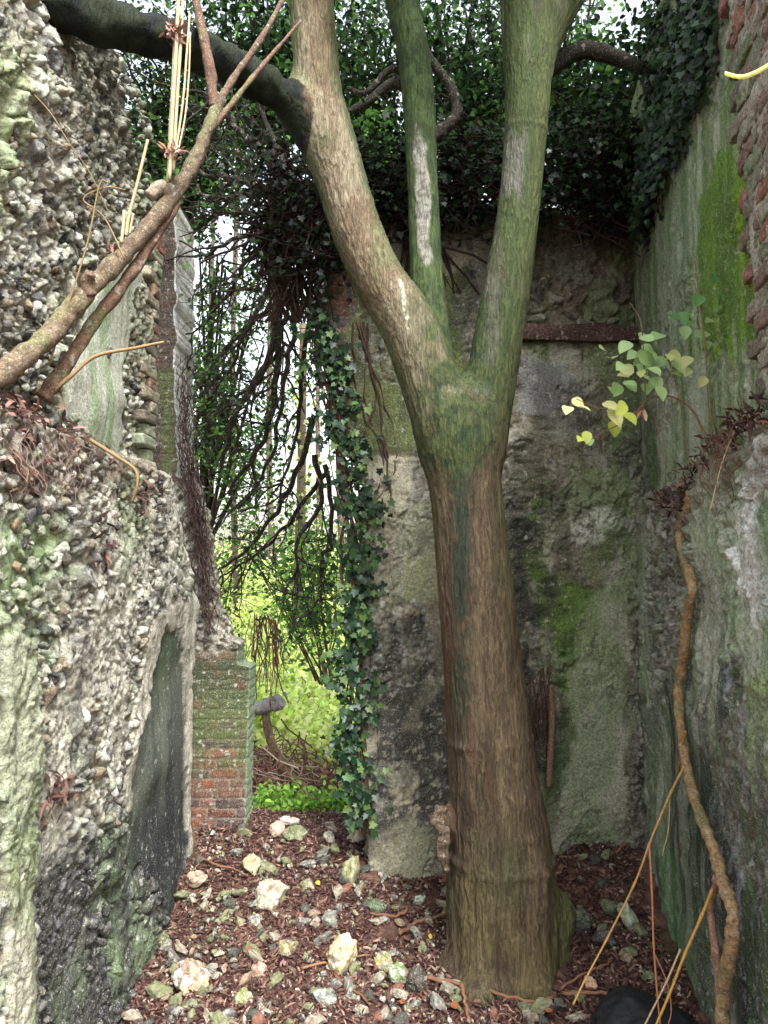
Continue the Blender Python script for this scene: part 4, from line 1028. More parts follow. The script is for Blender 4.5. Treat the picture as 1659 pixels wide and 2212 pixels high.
# rubble too plentiful to count between the stones above
rr = np.random.default_rng(77); px_ = rr.uniform(300, 1450, 2200); py_ = 1795 + 420 * rr.random(2200)
w_ = np.where(px_ < 960, .55, .25); k_ = rr.random(2200) < w_
q_ = np.array([on_ground(a, b) for a, b in zip(px_[k_], py_[k_])])
k2 = (q_[:, 0] > -1.33) & (q_[:, 0] < XRL + KR * q_[:, 1] - .1) & (np.hypot(q_[:, 0] - .75, q_[:, 1] - 4.42) > .40) & ((q_[:, 1] < YB + KB * q_[:, 0] - .05) | (q_[:, 0] < -.15)) & (q_[:, 1] < 6)
k2 &= fbm(q_, 2.2, 3, 620) > -.25
q_ = q_[k2]; s_ = .009 + .022 * rr.random(len(q_)) ** 2; q_[:, 2] += .012 + .2 * s_
one('flint_rubble', bake(TM, q_, s_, leafcols(len(q_), PALE + GREY + MOSSY + MOSSY[:2] + DARK, .2) * .7, 88), M_STONE, 'small loose flint rubble lying thick between the larger stones', 'rubble', kind='stuff')
# ------------------------------------------------------------------ leaf litter
LIT = [S(84, 56, 50), S(70, 46, 43), S(100, 72, 62), S(54, 38, 37), S(116, 88, 76), S(86, 62, 53), S(64, 44, 42), S(138, 110, 98)]
def litter(n, xr, yr, hfun, keep, size=(.02, .055), lift=.012, cols=LIT):
    x = rng.uniform(*xr, n); y = rng.uniform(*yr, n); m = keep(x, y); x, y = x[m], y[m]; n = len(x)
    base = np.column_stack([x, y, 0 * x]); z = hfun(x, y) + .03 * fbm(base, 3.2, 4, 3) + .012 * fbm(base, 22, 3, 9)
    p = np.column_stack([x, y, z + lift * rng.random(n) + .002])
    nr = norm(np.array([0, 0, 1.0]) + .55 * rng.standard_normal((n, 3))); tp = rvec(n) * np.array([1, 1, .35])
    a = scatter(p, rng.uniform(*size, n) , nr, tp, STRIP, leafcols(n, cols, .3)); return a
keepin = lambda x, y: (x > -1.42) & (x < XRL + KR * y - .04) & ((y < YB + KB * x - .02) | (x < -.12)) & (np.hypot(x - .75, y - 4.42) > .33) & (fbm(np.column_stack([x, y, 0 * x]), 1.6, 3, 600) > -.75) & (rng.random(len(x)) > .0)
one('leaf_litter', litter(62000, (-1.45, 2.0), (3.3, 6.3), gz, keepin), M_LITTER, 'thick red brown litter of shredded leaves and needles over the floor', 'leaf litter', kind='stuff')
def few(n, cols, tm, size, name, lab, grp):
    for k in range(n):
        while True:
            px, py = rng.uniform(330, 1450), rng.uniform(1840, 2200); q = on_ground(px, py)
            if keepin(np.array([q[0]]), np.array([q[1]]))[0] and q[1] < 5.6: break
        zz = q[2] + .03
        o = one(name, scatter(np.array([[q[0], q[1], zz]]), np.array([rng.uniform(*size)]), norm(np.array([[0, -.5, 1.0]]) + .3 * rng.standard_normal((1, 3))), rvec(1), tm, leafcols(1, cols, .1)), M_LITTER, lab, 'leaf', grp)
few(9, [S(136, 86, 58), S(124, 76, 52)], BROAD, (.04, .06), 'fallen_leaf', 'orange brown fallen leaf lying on the litter', 'orange fallen leaves')
few(4, [S(160, 158, 64), S(172, 150, 60)], BROAD, (.035, .05), 'fallen_leaf', 'bright yellow fallen leaf lying on the litter', 'yellow fallen leaves')
# sticks on the floor
for ctrl, w, lab in [([(862, 2030), (900, 2005), (955, 1990), (990, 1975)], 9, 'straight brown stick lying in front of the back wall'),
                     ([(875, 2122), (950, 2130), (1040, 2150), (1130, 2175), (1200, 2170)], 9, 'long dark stick lying across the foot of the tree'),
                     ([(995, 2135), (1005, 2180), (1012, 2222)], 9, 'short pale stick pointing at the viewer below the tree'),
                     ([(650, 2105), (720, 2090), (800, 2075)], 6, 'thin reddish stick behind the grey green flint'),
                     ([(720, 2120), (760, 2150), (800, 2185)], 7, 'crooked brown stick beside the grey green flint'),
                     ([(425, 1862), (470, 1880), (510, 1890), (535, 1905)], 5, 'thin pale twig beside the end of the left wall'),
                     ([(1210, 2150), (1250, 2125), (1290, 2105), (1320, 2090)], 6, 'thin stick rising from the right foot of the tree'),
                     ([(1215, 2160), (1300, 2160), (1360, 2158)], 9, 'brown stick lying behind the black bag'),
                     ([(880, 1980), (850, 1990), (800, 1985)], 7, 'short orange stick below the back wall corner'),
                     ([(1330, 1850), (1360, 1830), (1385, 1815)], 6, 'thin twig leaning in the back right corner')]:
    q = np.array([on_ground(a, b) for a, b in ctrl]); q[:, 2] += .035
    q = spline(q, 6); q += .004 * rng.standard_normal(q.shape)
    one('fallen_stick', tube(q, np.linspace(1, .6, len(q)) * w * q[0, 1] / F / 2, 7, S(122, 88, 66) * rng.uniform(.7, 1.2), .1), M_TWIG, lab, 'stick', 'sticks on the floor')

# black bag at the lower right
q0 = on_ground(1390, 2225); q0[1] = 3.72; q0 = P(1390, 2205, 3.72); gzz = float(gz(q0[0], q0[1]))
v, f = ICO[5]; d = v.copy()
hh = .12 * fbm(d, 1.2, 3, 701) + .16 * (1 - np.abs(fbm(d, (2.2, 2.2, 1.0), 3, 702))) + .05 * (1 - np.abs(fbm(d, 5, 3, 703))) - .12
pbag = v * (1 + hh)[:, None] * np.array([.25, .19, .12]); pbag[:, 2] = np.maximum(pbag[:, 2], -.09)
pbag[:, 2] += .05 * np.exp(-((v[:, 0] + .3) / .5) ** 2) * (v[:, 2] > 0)
o = one('plastic_bag', (pbag, [f], np.tile(S(30, 31, 33), (len(v), 1))), M_PLASTIC, 'black rounded plastic bag lying on the litter under the bramble canes', 'bag', loc=np.zeros(3)); o.location = (q0[0], q0[1] - .02, P(1390, 2165, 3.7)[2] - .14)

# grit and stone chips too small to count
nn_ = 2600; x = rng.uniform(-1.4, 2.0, nn_); y = rng.uniform(3.4, 6.1, nn_); m = keepin(x, y) & (fbm(np.column_stack([x, y, 0 * x]), 2.5, 3, 610) > -.3); x, y = x[m], y[m]; nn_ = len(x)
bs_ = np.column_stack([x, y, 0 * x]); z = gz(x, y) + .03 * fbm(bs_, 3.2, 4, 3) + .012 * fbm(bs_, 22, 3, 9) + .008
v8 = norm(np.array([(1, 0, 0), (-1, 0, 0), (0, 1, 0), (0, -1, 0), (0, 0, 1), (0, 0, -1)], float)); f8 = np.array([(4, 0, 2), (4, 2, 1), (4, 1, 3), (4, 3, 0), (5, 2, 0), (5, 1, 2), (5, 3, 1), (5, 0, 3)])
one('stone_chips', scatter(np.column_stack([x, y, z]), rng.uniform(.005, .015, nn_), rvec(nn_), rvec(nn_), (v8 * np.array([1, 1.3, .7]), f8), leafcols(nn_, PALE + GREY + MOSSY, .2)), M_STONE, 'small chips of flint and mortar sprinkled through the litter', 'stone chips', kind='stuff', smooth=False)
# ------------------------------------------------------------------ the leaning branch at the left
def path(ctrl, m=10): return spline(np.array([P(*c) for c in ctrl]), m)
def limb_geo(ctrl, w0, w1, col, sides=14, m=14, bumps=.05, seed=0):
    """w0, w1: thickness in metres"""
    q = path(ctrl, m); r = np.linspace(w0, w1, len(q)) / 2
    r = r * (1 + bumps * np.array([math.sin(i * 1.3 + seed) + .7 * math.sin(i * .47 + seed) for i in range(len(q))]))
    v, f, c = tube(q, r, sides, col)
    ax = np.vstack([np.repeat(q, sides, 0), q[:1], q[-1:]]); nn = norm(v - ax)
    v = v + nn * (.10 * r.mean() * fbm(v, 40, 3, seed) + .18 * r.mean() * fbm(v, 13, 2, seed + 3))[:, None]
    c = np.asarray(c) * (1 + .3 * fbm(v, 18, 4, seed + 7))[:, None]
    c = mix(c, S(112, 116, 76), sstep(.1, .5, fbm(v, 7, 3, seed + 9)) * .55)
    return v, f, c
base = P(60, 845, 3.05)
t = thing('leaning_branch', 'thick bare brown branch rooted on the left ledge and leaning up across the broken wall', 'branch', base)
obj('main_stem', limb_geo([(-60, 850, 2.72), (20, 795, 2.85), (110, 720, 2.98), (170, 650, 3.06), (250, 570, 3.15), (330, 480, 3.25), (400, 385, 3.35), (440, 300, 3.42), (476, 215, 3.5)], .098, .058, np.linspace(1, .45, 113)[:, None] * S(116, 100, 80) + np.linspace(0, .55, 113)[:, None] * S(64, 52, 44), 18, 14, .06, 1), M_BRANCH, t)
obj('side_stem', limb_geo([(92, 860, 3.1), (140, 795, 3.14), (200, 700, 3.18), (270, 610, 3.22), (330, 520, 3.28), (385, 430, 3.34)], .070, .046, S(108, 84, 68), 14, 12, .05, 2), M_BRANCH, t)
obj('fork_stem', limb_geo([(462, 235, 3.48), (455, 160, 3.52), (440, 80, 3.55), (422, 0, 3.58), (410, -60, 3.6)], .055, .042, S(98, 74, 58), 12, 10, .05, 3), M_BRANCH, t)
obj('fork_stem', limb_geo([(470, 225, 3.5), (510, 160, 3.6), (560, 90, 3.7), (600, 20, 3.8), (630, -50, 3.9)], .042, .022, S(96, 76, 62), 9, 10, .05, 4), M_BRANCH, t)
obj('fork_stem', limb_geo([(440, 300, 3.44), (500, 225, 3.5), (560, 150, 3.56), (620, 80, 3.62), (650, 45, 3.66)], .034, .014, S(110, 84, 70), 9, 10, .05, 5), M_BRANCH, t)
kn = [tube(spline([P(372, 415, 3.3), P(345, 405, 3.27), P(322, 425, 3.25)], 6), np.linspace(.035, .028, 13), 12, S(150, 136, 120), .06), tube(spline([P(195, 640, 3.07), P(185, 612, 3.05), P(196, 590, 3.03)], 6), np.linspace(.03, .024, 13), 12, S(112, 92, 76), .06)]
for k in kn: obj('broken_stub', k, M_BRANCH, t)
cane = S(188, 172, 138)
for i, (ctrl, w) in enumerate([([(366, 388), (372, 250), (380, 120), (386, -20)], .017), ([(374, 370), (381, 240), (389, 110), (396, -20)], .016), ([(362, 395), (367, 280), (373, 180), (378, 60)], .013), ([(378, 340), (395, 220), (403, 120), (410, 30)], .010), ([(384, 330), (400, 250), (408, 160), (411, 70)], .008),
                              ([(265, 515), (285, 440), (303, 370), (319, 302)], .014), ([(262, 525), (266, 490), (268, 455)], .014), ([(272, 510), (276, 480), (281, 458)], .016), ([(280, 505), (284, 480), (288, 462)], .012)]):
    q = path([(a, b, 3.2 + .02 * (i % 3)) for a, b in ctrl], 8)
    one('pale_cane', tube(q, w * .5 * (1 + .1 * (np.arange(len(q)) % 5 == 0)), 7, cane * rng.uniform(.8, 1.05)), M_TWIG, 'tall pale dry cane in the bundle rising from the leaning branch' if i < 5 else 'short pale dry cane standing beside the middle of the leaning branch', 'cane', 'tall pale canes by the branch' if i < 5 else 'short pale canes by the branch')
# dead curled leaves caught on the canes
for px, py, n in [(378, 70, 60), (372, 330, 30), (248, 545, 22)]:
    c = P(px, py, 3.2); pp = c + rng.standard_normal((n, 3)) * np.array([.018, .012, .014])
    one('dead_leaf_cluster', scatter(pp, rng.uniform(.03, .06, n), rvec(n), rvec(n), STRIP, leafcols(n, [S(150, 110, 92), S(112, 72, 62), S(176, 150, 136)], .2)), M_LITTER, {70: 'large tuft of curled dead leaves high on the pale canes', 330: 'small tuft of dead leaves where the pale canes leave the branch', 545: 'tiny pinkish dead leaf tuft on the middle of the leaning branch'}[py], 'dead leaves')
for ctrl, w, lab in [([(92, 862, 3.1), (150, 815, 3.12), (205, 770, 3.16), (290, 752, 3.2), (354, 739, 3.24)], .022, 'yellowish bare twig reaching right below the leaning branch'),
                     ([(195, 950, 3.3), (250, 985, 3.3), (292, 1015, 3.3), (296, 1050, 3.3), (285, 1085, 3.32)], .020, 'greenish bent root hanging over the edge of the left ledge'),
                     ([(105, 790, 3.0), (150, 650, 3.0), (190, 520, 3.02), (215, 400, 3.04), (235, 395, 3.04)], .010, 'thin brown twig rising in front of the left flint wall'),
                     ([(60, 190, 3.0), (110, 245, 3.0), (150, 310, 3.0), (195, 375, 3.04), (235, 460, 3.05)], .006, 'hair thin pale stem slanting down the upper flint wall'),
                     ([(270, 560, 3.1), (225, 470, 3.08), (180, 430, 3.06), (230, 405, 3.06), (270, 410, 3.06)], .008, 'curved thin grey twig in front of the broken flints')]:
    q = path(ctrl, 8); one('bare_twig', tube(q, np.linspace(w, w * .6, len(q)) / 2, 7, S(140, 118, 84) * rng.uniform(.7, 1.1), .05), M_TWIG, lab, 'twig')

# litter and roots on the two ledges
def ledge_litter(n, ctr, sc, name, lab, cols=LIT):
    k = rng.integers(len(ctr), size=n); c = np.array(ctr)[k]; p = c + rng.standard_normal((n, 3)) * np.array(sc)
    return one(name, scatter(p, rng.uniform(.03, .08, n), norm(rvec(n) + np.array([.8, -.4, .6])), rvec(n) + np.array([0, 0, -.5]), STRIP, leafcols(n, cols, .3)), M_LITTER, lab, 'leaf litter', kind='stuff')
RT = LIT + [S(96, 76, 62), S(70, 58, 48)]
ledge_litter(560, [hit_x(a, b, XLL - .02, 0) for a, b in [(15, 880), (60, 900), (120, 925), (170, 950), (230, 1000), (20, 940), (40, 1030), (10, 1000), (280, 1060)]], (.035, .07, .035), 'ledge_litter', 'red brown dead leaves heaped along the ledge of the left wall', RT)
ledge_litter(260, [hit_x(a, b, XLL + .02, 0) for a, b in [(300, 1090), (210, 1190), (205, 1160), (120, 1700)]], (.03, .05, .05), 'ledge_litter', 'red brown leaf scraps caught in the face of the left wall', RT)
ledge_litter(420, [hit_x(a, b, XRL + .0, KR) for a, b in [(1430, 1070), (1500, 1010), (1545, 960), (1580, 930), (1470, 1090), (1490, 1050), (1620, 900)]], (.03, .06, .03), 'ledge_litter', 'red brown dead leaves and soil along the ledge of the right wall', RT)
def strands(n, a, b, Yf, w, L, col, sag=.02):
    g = []
    for i in range(n):
        s_ = rng.random(); p0 = np.array(a) * (1 - s_) + np.array(b) * s_ + .02 * rng.standard_normal(3); l = L * rng.uniform(.4, 1.2)
        d = np.array([.15 * rng.standard_normal(), .1 * rng.standard_normal(), -1.0]); q = p0 + np.linspace(0, 1, 7)[:, None] * l * d
        q += np.cumsum(sag * rng.standard_normal((7, 3)), 0) * np.array([1, 1, .3]); g.append(tube(spline(q, 3), w * rng.uniform(.5, 1.3), 5, np.array(col) * rng.uniform(.6, 1.3), caps=False))
    return join(*g)
one('hanging_roots', strands(38, hit_x(-10, 940, XLL + .07, 0), hit_x(150, 960, XLL + .07, 0), 0, .0013, .26, S(120, 96, 84)), M_TWIG, 'tangle of thin pinkish roots hanging below the left ledge', 'roots')
one('hanging_roots', strands(30, hit_x(1540, 960, XRL - .06, KR), hit_x(1590, 920, XRL - .06, KR), 0, .0014, .25, S(110, 84, 70)), M_TWIG, 'thin roots trailing from the ledge of the right wall', 'roots')
one('hanging_roots', strands(46, P(1120, 1500, 5.3), P(1185, 1440, 5.4), 0, .0026, .6, S(92, 64, 56), .010), M_TWIG, 'straight reddish rootlets hanging on the back wall beside the trunk', 'roots')
q = path([(1190, 1480, 5.45), (1192, 1560, 5.42), (1188, 1640, 5.4), (1185, 1700, 5.4)]); one('dead_sapling', tube(q, .024, 9, S(132, 104, 84), .08), M_BRANCH, 'brown upright dead stem against the back wall right of the trunk', 'sapling')

# ------------------------------------------------------------------ right wall: woody vine, brambles, sapling
t = thing('woody_vine', 'twisting pale brown woody vine climbing the right wall and forking near the ground', 'vine', P(1560, 2212, 3.05))
def vY(px): return .97 / (((px - CX) / F) / cp - KR) - .10
main = [(1562, 2290), (1560, 2212), (1566, 2120), (1582, 2030), (1580, 1960), (1556, 1890), (1540, 1830), (1512, 1760), (1490, 1690), (1474, 1600), (1466, 1500), (1478, 1400), (1484, 1330), (1496, 1270), (1480, 1210), (1470, 1150), (1486, 1100), (1490, 1060)]
obj('stem', limb_geo([(a, b, vY(a)) for a, b in main], .056, .050, S(150, 122, 88), 14, 12, .09, 21), M_BRANCH, t)
obj('stem', limb_geo([(a, b, vY(a) - .02) for a, b in [(1550, 1895), (1536, 1960), (1544, 2040), (1552, 2110), (1556, 2190)]], .034, .036, S(146, 112, 92), 10, 10, .06, 22), M_BRANCH, t)
obj('broken_stub', limb_geo([(a, b, vY(a) - .03) for a, b in [(1480, 1580), (1470, 1630), (1464, 1672)]], .02, .014, S(150, 116, 70), 8, 6, .05, 23), M_BRANCH, t)
for ctrl, w, lab, col in [([(1478, 1655, 3.5), (1450, 1710, 3.45), (1420, 1780, 3.4), (1402, 1825, 3.38), (1370, 1910, 3.36), (1310, 2030, 3.34), (1262, 2120, 3.33), (1238, 2170, 3.33)], .011, 'long yellow brown bramble cane arching left from the woody vine to the ground', S(160, 126, 74)),
                          ([(1402, 1820, 3.38), (1408, 1920, 3.36), (1412, 2040, 3.34), (1420, 2150, 3.3), (1428, 2230, 3.28)], .011, 'upright reddish bramble cane dropping past the black bag', S(160, 108, 76)),
                          ([(1545, 1905, 3.2), (1515, 1980, 3.18), (1480, 2060, 3.16), (1445, 2150, 3.14), (1410, 2230, 3.12)], .014, 'thick golden bramble cane slanting from the fork of the vine', S(170, 132, 66)),
                          ([(1470, 2050, 3.2), (1440, 2120, 3.18), (1405, 2190, 3.16), (1385, 2230, 3.15)], .009, 'thin grey cane crossing behind the golden cane', S(172, 140, 112)),
                          ([(1414, 2060, 3.34), (1440, 2120, 3.3), (1450, 2180, 3.28), (1440, 2225, 3.26)], .007, 'hair thin reddish side shoot bending by the black bag', S(150, 104, 80)),
                          ([(1446, 1725, 3.45), (1444, 1790, 3.44), (1430, 1850, 3.43)], .006, 'short pale drooping shoot near the top of the arching cane', S(170, 140, 100)),
                          ([(1592, 920, 3.0), (1560, 1000, 3.02), (1535, 1100, 3.03)], .008, 'single pale dry stem drooping from the right ledge', S(190, 168, 130))]:
    q = path(ctrl, 9); r = np.linspace(w, w * .7, len(q)) / 2 * (1 + .35 * (np.arange(len(q)) % 9 == 0))
    one('bramble_cane', tube(q, r, 7, col, .04), M_TWIG, lab, 'bramble')
t = thing('maple_sapling', 'young sapling with pale green and yellow leaves arching out from the right ledge', 'sapling', P(1530, 960, 3.3))
SY = 3.3
stems = [([(1532, 962), (1515, 920), (1490, 880), (1455, 858), (1415, 856), (1395, 865)], .012), ([(1538, 950), (1532, 850), (1520, 720), (1508, 620), (1500, 560)], .010), ([(1395, 865), (1392, 800), (1385, 700), (1362, 655)], .006), ([(1395, 865), (1360, 905), (1310, 930), (1260, 960)], .006), ([(1360, 905), (1330, 890), (1290, 880), (1245, 862)], .005), ([(1420, 856), (1450, 820), (1470, 770), (1500, 745)], .005), ([(1440, 1010), (1418, 920), (1405, 870)], .005), ([(1490, 1020), (1475, 900), (1450, 790)], .005), ([(1300, 930), (1303, 975), (1300, 1010)], .003)]
for ctrl, w in stems:
    q = path([(a, b, SY) for a, b in ctrl], 8); obj('stem', tube(q, np.linspace(w, w * .6, len(q)) / 2, 7, S(112, 88, 68)), M_TWIG, t)
lv = [(1385, 745, 40, 0), (1400, 770, 46, 0), (1378, 780, 46, 0), (1420, 785, 44, 0), (1440, 800, 50, 0), (1455, 790, 40, 0), (1395, 800, 40, 0), (1370, 815, 36, 1), (1410, 825, 36, 0), (1430, 735, 44, 0), (1350, 800, 38, 0), (1325, 785, 34, 0), (1350, 835, 40, 0), (1335, 840, 40, 0), (1470, 775, 34, 1), (1490, 780, 34, 1), (1500, 740, 42, 0), (1520, 745, 34, 0), (1465, 815, 32, 1), (1420, 845, 38, 0), (1395, 840, 36, 0), (1360, 750, 40, 0),
      (1235, 872, 34, 2), (1228, 888, 34, 2), (1245, 885, 36, 2), (1300, 885, 42, 2), (1318, 900, 46, 2), (1335, 890, 42, 2), (1345, 905, 44, 3), (1325, 920, 40, 3), (1350, 880, 38, 3), (1265, 940, 30, 3), (1258, 955, 30, 3), (1272, 950, 26, 0), (1445, 690, 36, 4), (1470, 685, 36, 4), (1480, 700, 30, 4), (1510, 650, 40, 4), (1530, 640, 40, 4), (1540, 600, 30, 4)]
CL = [S(160, 188, 130), S(186, 190, 126), S(222, 220, 156), S(190, 202, 96), S(96, 142, 80)]
lv = lv + [(a + 26 * rng.standard_normal(), b + 20 * rng.standard_normal(), w * .8, k) for a, b, w, k in lv[:22]]
L_ = np.array(lv, float); pos = np.array([P(a, b - .3 * w, SY + .06 * rng.standard_normal()) for a, b, w, k in lv])
obj('foliage', scatter(pos, L_[:, 2] * .98 * SY / F, norm(np.array([0, -.75, .65]) + .35 * rng.standard_normal((len(lv), 3))), norm(np.array([0, -.25, -.6]) + .55 * rng.standard_normal((len(lv), 3))), ROUND, np.array([CL[int(k)] for k in L_[:, 3]]) * rng.uniform(.75, 1.05, (len(lv), 1))), M_LEAF, t)
pp = P(1388, 880, SY) + rng.standard_normal((9, 3)) * np.array([.006, .006, .016])
obj('withered_leaf', scatter(pp, rng.uniform(.04, .07, 9), rvec(9), rvec(9) + np.array([0, 0, -1.5]), STRIP, leafcols(9, [S(176, 140, 120)], .2)), M_LITTER, t)
q = path([(1566, 158, 2.35), (1600, 166, 2.33), (1630, 158, 2.3), (1662, 140, 2.27), (1690, 120, 2.25)], 6)
vv = np.concatenate([q + np.array([0, 0, .006]) + .006 * np.linspace(.2, 1, len(q))[:, None] * np.array([0, 0, 1]), q + np.array([0, -.005, 0]), q - np.array([0, 0, .009]), q + np.array([0, .004, 0])]); n_ = len(q); i = np.arange(n_ - 1)
one('grass_blade', (vv, [np.concatenate([np.stack([i + a * n_, i + 1 + a * n_, i + 1 + b_ * n_, i + b_ * n_], 1) for a, b_ in ((0, 1), (1, 2), (2, 3), (3, 0))])], np.tile(S(226, 222, 160), (len(vv), 1))), M_LEAF, 'pale yellow leaf blade poking in front of the right brick quoins', 'leaf')

# ------------------------------------------------------------------ branching helper for shrubs
def grow(p0, d0, L, r0, lev, droop=.0, wig=.25, nb=5, out=None, spread=.9):
    if out is None: out = []
    n = 7; d = np.array(d0, float); q = [np.array(p0, float)]
    for i in range(n):
        d = norm((d + wig * .5 * rng.standard_normal(3) + np.array([0, 0, -droop]))[None])[0]; q.append(q[-1] + d * L / n)
    q = np.array(q); out.append((q, np.linspace(r0, r0 * .45, n + 1), lev))
    if lev > 0:
        for k in range(nb):
            i = int(rng.integers(2, n + 1)); dd = norm((q[i] - q[i - 1])[None])[0]
            grow(q[i], norm((dd + spread * rng.standard_normal(3))[None])[0], L * rng.uniform(.35, .6), r0 * .42, lev - 1, droop, wig, nb, out, spread)
    return out
def brtubes(brs, col, minr=0):
    g = []
    for q, r, lev in brs:
        if r[0] >= minr: g.append(tube(spline(q, 2), np.interp(np.linspace(0, 1, 2 * len(q) - 1), np.linspace(0, 1, len(q)), r), 6 if lev else 4, np.array(col) * rng.uniform(.7, 1.2), caps=False))
    return join(*g)
def leaves_on(brs, n, levs=(0,), jit=.05, sz=(.04, .07), cols=None, tmpl=OVAL, hang=.4, face=None, var=.25):
    b = [x for x in brs if x[2] in levs]; k = rng.integers(len(b), size=n); u = rng.uniform(.15, 1, n)
    pos = np.array([b[a][0][min(len(b[a][0]) - 1, int(s_ * (len(b[a][0]) - 1) + .5))] for a, s_ in zip(k, u)]) + jit * rng.standard_normal((n, 3))
    nr = rvec(n) * .9 + (np.array([0, -.3, .9]) if face is None else face); tp = rvec(n) + np.array([0, 0, -hang])
    return scatter(pos, rng.uniform(*sz, n), norm(nr), tp, tmpl, leafcols(n, cols, var))
DKG = [S(30, 50, 28), S(22, 38, 24), S(42, 66, 34), S(26, 42, 30)]  # dark evergreen greens, kept near black to carry the canopy shade
MDG = [S(70, 112, 46), S(54, 92, 40), S(92, 132, 56), S(44, 76, 36)]
LTG = [S(198, 212, 128), S(214, 222, 156), S(180, 202, 106), S(226, 228, 172)]  # leaf greens paled to stand for the glow and haze outside
IVG = [S(34, 60, 38), S(26, 48, 32), S(46, 76, 44), S(30, 54, 38), S(64, 96, 54)]

# old evergreen bush rooted on the wall top, its stems hanging into the opening
t = thing('hanging_bush', 'dark evergreen bush with long drooping bare stems hanging into the bright opening', 'bush', P(640, 470, 6.0))
brs = []
prim = [([(650, 450), (560, 400), (480, 380), (415, 372)], .05), ([(640, 470), (560, 460), (490, 462), (420, 478)], .035), ([(640, 480), (570, 500), (500, 530), (430, 560)], .035), ([(640, 500), (590, 590), (540, 690), (470, 770)], .055), ([(650, 510), (610, 620), (575, 760), (520, 900), (480, 1000)], .06), ([(650, 520), (620, 660), (600, 800), (560, 950), (500, 1060)], .065), ([(660, 540), (640, 700), (620, 850), (590, 980), (540, 1100)], .045), ([(640, 420), (560, 330), (500, 260), (450, 200)], .06), ([(650, 420), (610, 330), (560, 250), (540, 160)], .05), ([(670, 620), (660, 800), (640, 950), (610, 1110)], .035), ([(690, 900), (650, 1000), (600, 1100), (545, 1180), (490, 1230)], .04), ([(700, 980), (680, 1080), (650, 1180), (630, 1290)], .035), ([(700, 1020), (640, 1110), (570, 1180), (500, 1240)], .03), ([(640, 500), (540, 560), (470, 640), (430, 720)], .03), ([(600, 760), (540, 840), (470, 880), (425, 960)], .025), ([(640, 440), (540, 420), (470, 430), (400, 400)], .03), ([(620, 640), (560, 700), (500, 800), (450, 860)], .028), ([(700, 1000), (690, 1120), (700, 1220), (690, 1300)], .03)]
for ctrl, r in prim:
    y0 = 5.95 + .25 * rng.standard_normal()
    q = spline([P(a + 8 * rng.standard_normal(), b, y0 + .12 * i) for i, (a, b) in enumerate(ctrl)], 5); q += .012 * rng.standard_normal(q.shape); brs.append((q, np.linspace(r * .8, r * .3, len(q)), 2))
    for k in range(8):
        i = int(rng.integers(len(q) // 4, len(q))); d = norm((q[min(i + 1, len(q) - 1)] - q[i - 1])[None])[0]
        grow(q[i], norm((d + .65 * rng.standard_normal(3) + np.array([-.35, 0, -.15]))[None])[0], rng.uniform(.35, .85), r * .17 + .003, 1, .05, .45, 4, brs)
obj('stems', brtubes(brs, S(52, 42, 38)), M_BRANCH, t)
obj('foliage', leaves_on(brs, 1500, (0, 1), .06, (.04, .075), DKG + MDG, OVAL, .6), M_LEAF, t)

def shrub(name, lab, cat, ctr, size, n_leaf, cols, sz, tmpl=OVAL, nst=9, group=None, rad=.02, lev=2, stem=S(70, 56, 46), mat=None, hang=.3, base=None, jit=.12, clump=1.0):
    """stems fan from the base through the volume; leaves sit in clumps on the twigs"""
    ctr, size = np.array(ctr, float), np.array(size, float)
    b = np.array(base, float) if base is not None else ctr - np.array([0, 0, size[2]])
    t = thing(name, lab, cat, b, group); brs = []
    for k in range(nst):
        e = ctr + norm(rng.standard_normal(3)) * size * rng.uniform(.35, .9)
        q = spline([b + .05 * rng.standard_normal(3), (b + e) / 2 + .12 * size * rng.standard_normal(3), e], 4); brs.append((q, np.linspace(rad, rad * .4, len(q)), lev))
        for j in range(5):
            i = int(rng.integers(3, len(q))); grow(q[i], rvec(1)[0], size.mean() * rng.uniform(.35, .75), rad * .4, lev - 1, .05, .3, 4, brs)
    obj('stems', brtubes(brs, stem, .0025), M_BRANCH, t)
    obj('foliage', leaves_on(brs, n_leaf, (0, 1), jit, sz, cols, tmpl, hang), mat or M_LEAF, t); return t
# evergreens just beyond the opening and over the walls
shrub('holly_tree', 'mid green bushy evergreen filling the upper left of the opening behind the drooping stems', 'tree', P(520, 640, 8.0), (1.0, .5, 1.5), 3400, MDG + [S(92, 140, 54), S(104, 152, 60)], (.05, .09), OVAL, 16, 'evergreens beyond the wall', .03, 2, S(56, 46, 40), base=P(440, 1150, 8.4))  # the extra brighter greens stand for backlight in the leaf colour
shrub('holly_tree', 'mid green evergreen low in the opening above the yellow shrubs', 'tree', P(600, 1130, 8.2), (1.0, .5, .55), 2300, MDG + [S(112, 160, 60), S(128, 172, 66)], (.05, .09), OVAL, 13, 'evergreens beyond the wall', .013, 2, S(96, 78, 62), base=P(700, 1480, 8.6))  # backlit look mixed in as brighter leaf greens
shrub('holly_tree', 'dark evergreen crown behind the broken top of the left wall and the lateral limb', 'tree', P(390, 220, 7.2), (1.15, .6, 1.05), 11000, DKG + MDG, (.05, .085), OVAL, 16, 'evergreens beyond the wall', .03, 2, S(48, 40, 36), base=P(380, 520, 7.4))
shrub('holly_tree', 'dark evergreen crown seen between the left stem and the lateral limb at the top', 'tree', P(560, 60, 7.4), (1.0, .6, .8), 4300, DKG + MDG, (.06, .105), OVAL, 14, 'evergreens beyond the wall', .03, 2, S(48, 40, 36), base=P(600, 330, 7.6))
shrub('holly_tree', 'dark leafy crown between the left and middle stems at the top', 'tree', P(800, 150, 7.6), (.85, .6, .95), 4300, MDG + DKG, (.06, .105), OVAL, 14, 'evergreens beyond the wall', .03, 2, S(48, 40, 36), base=P(790, 480, 7.9))
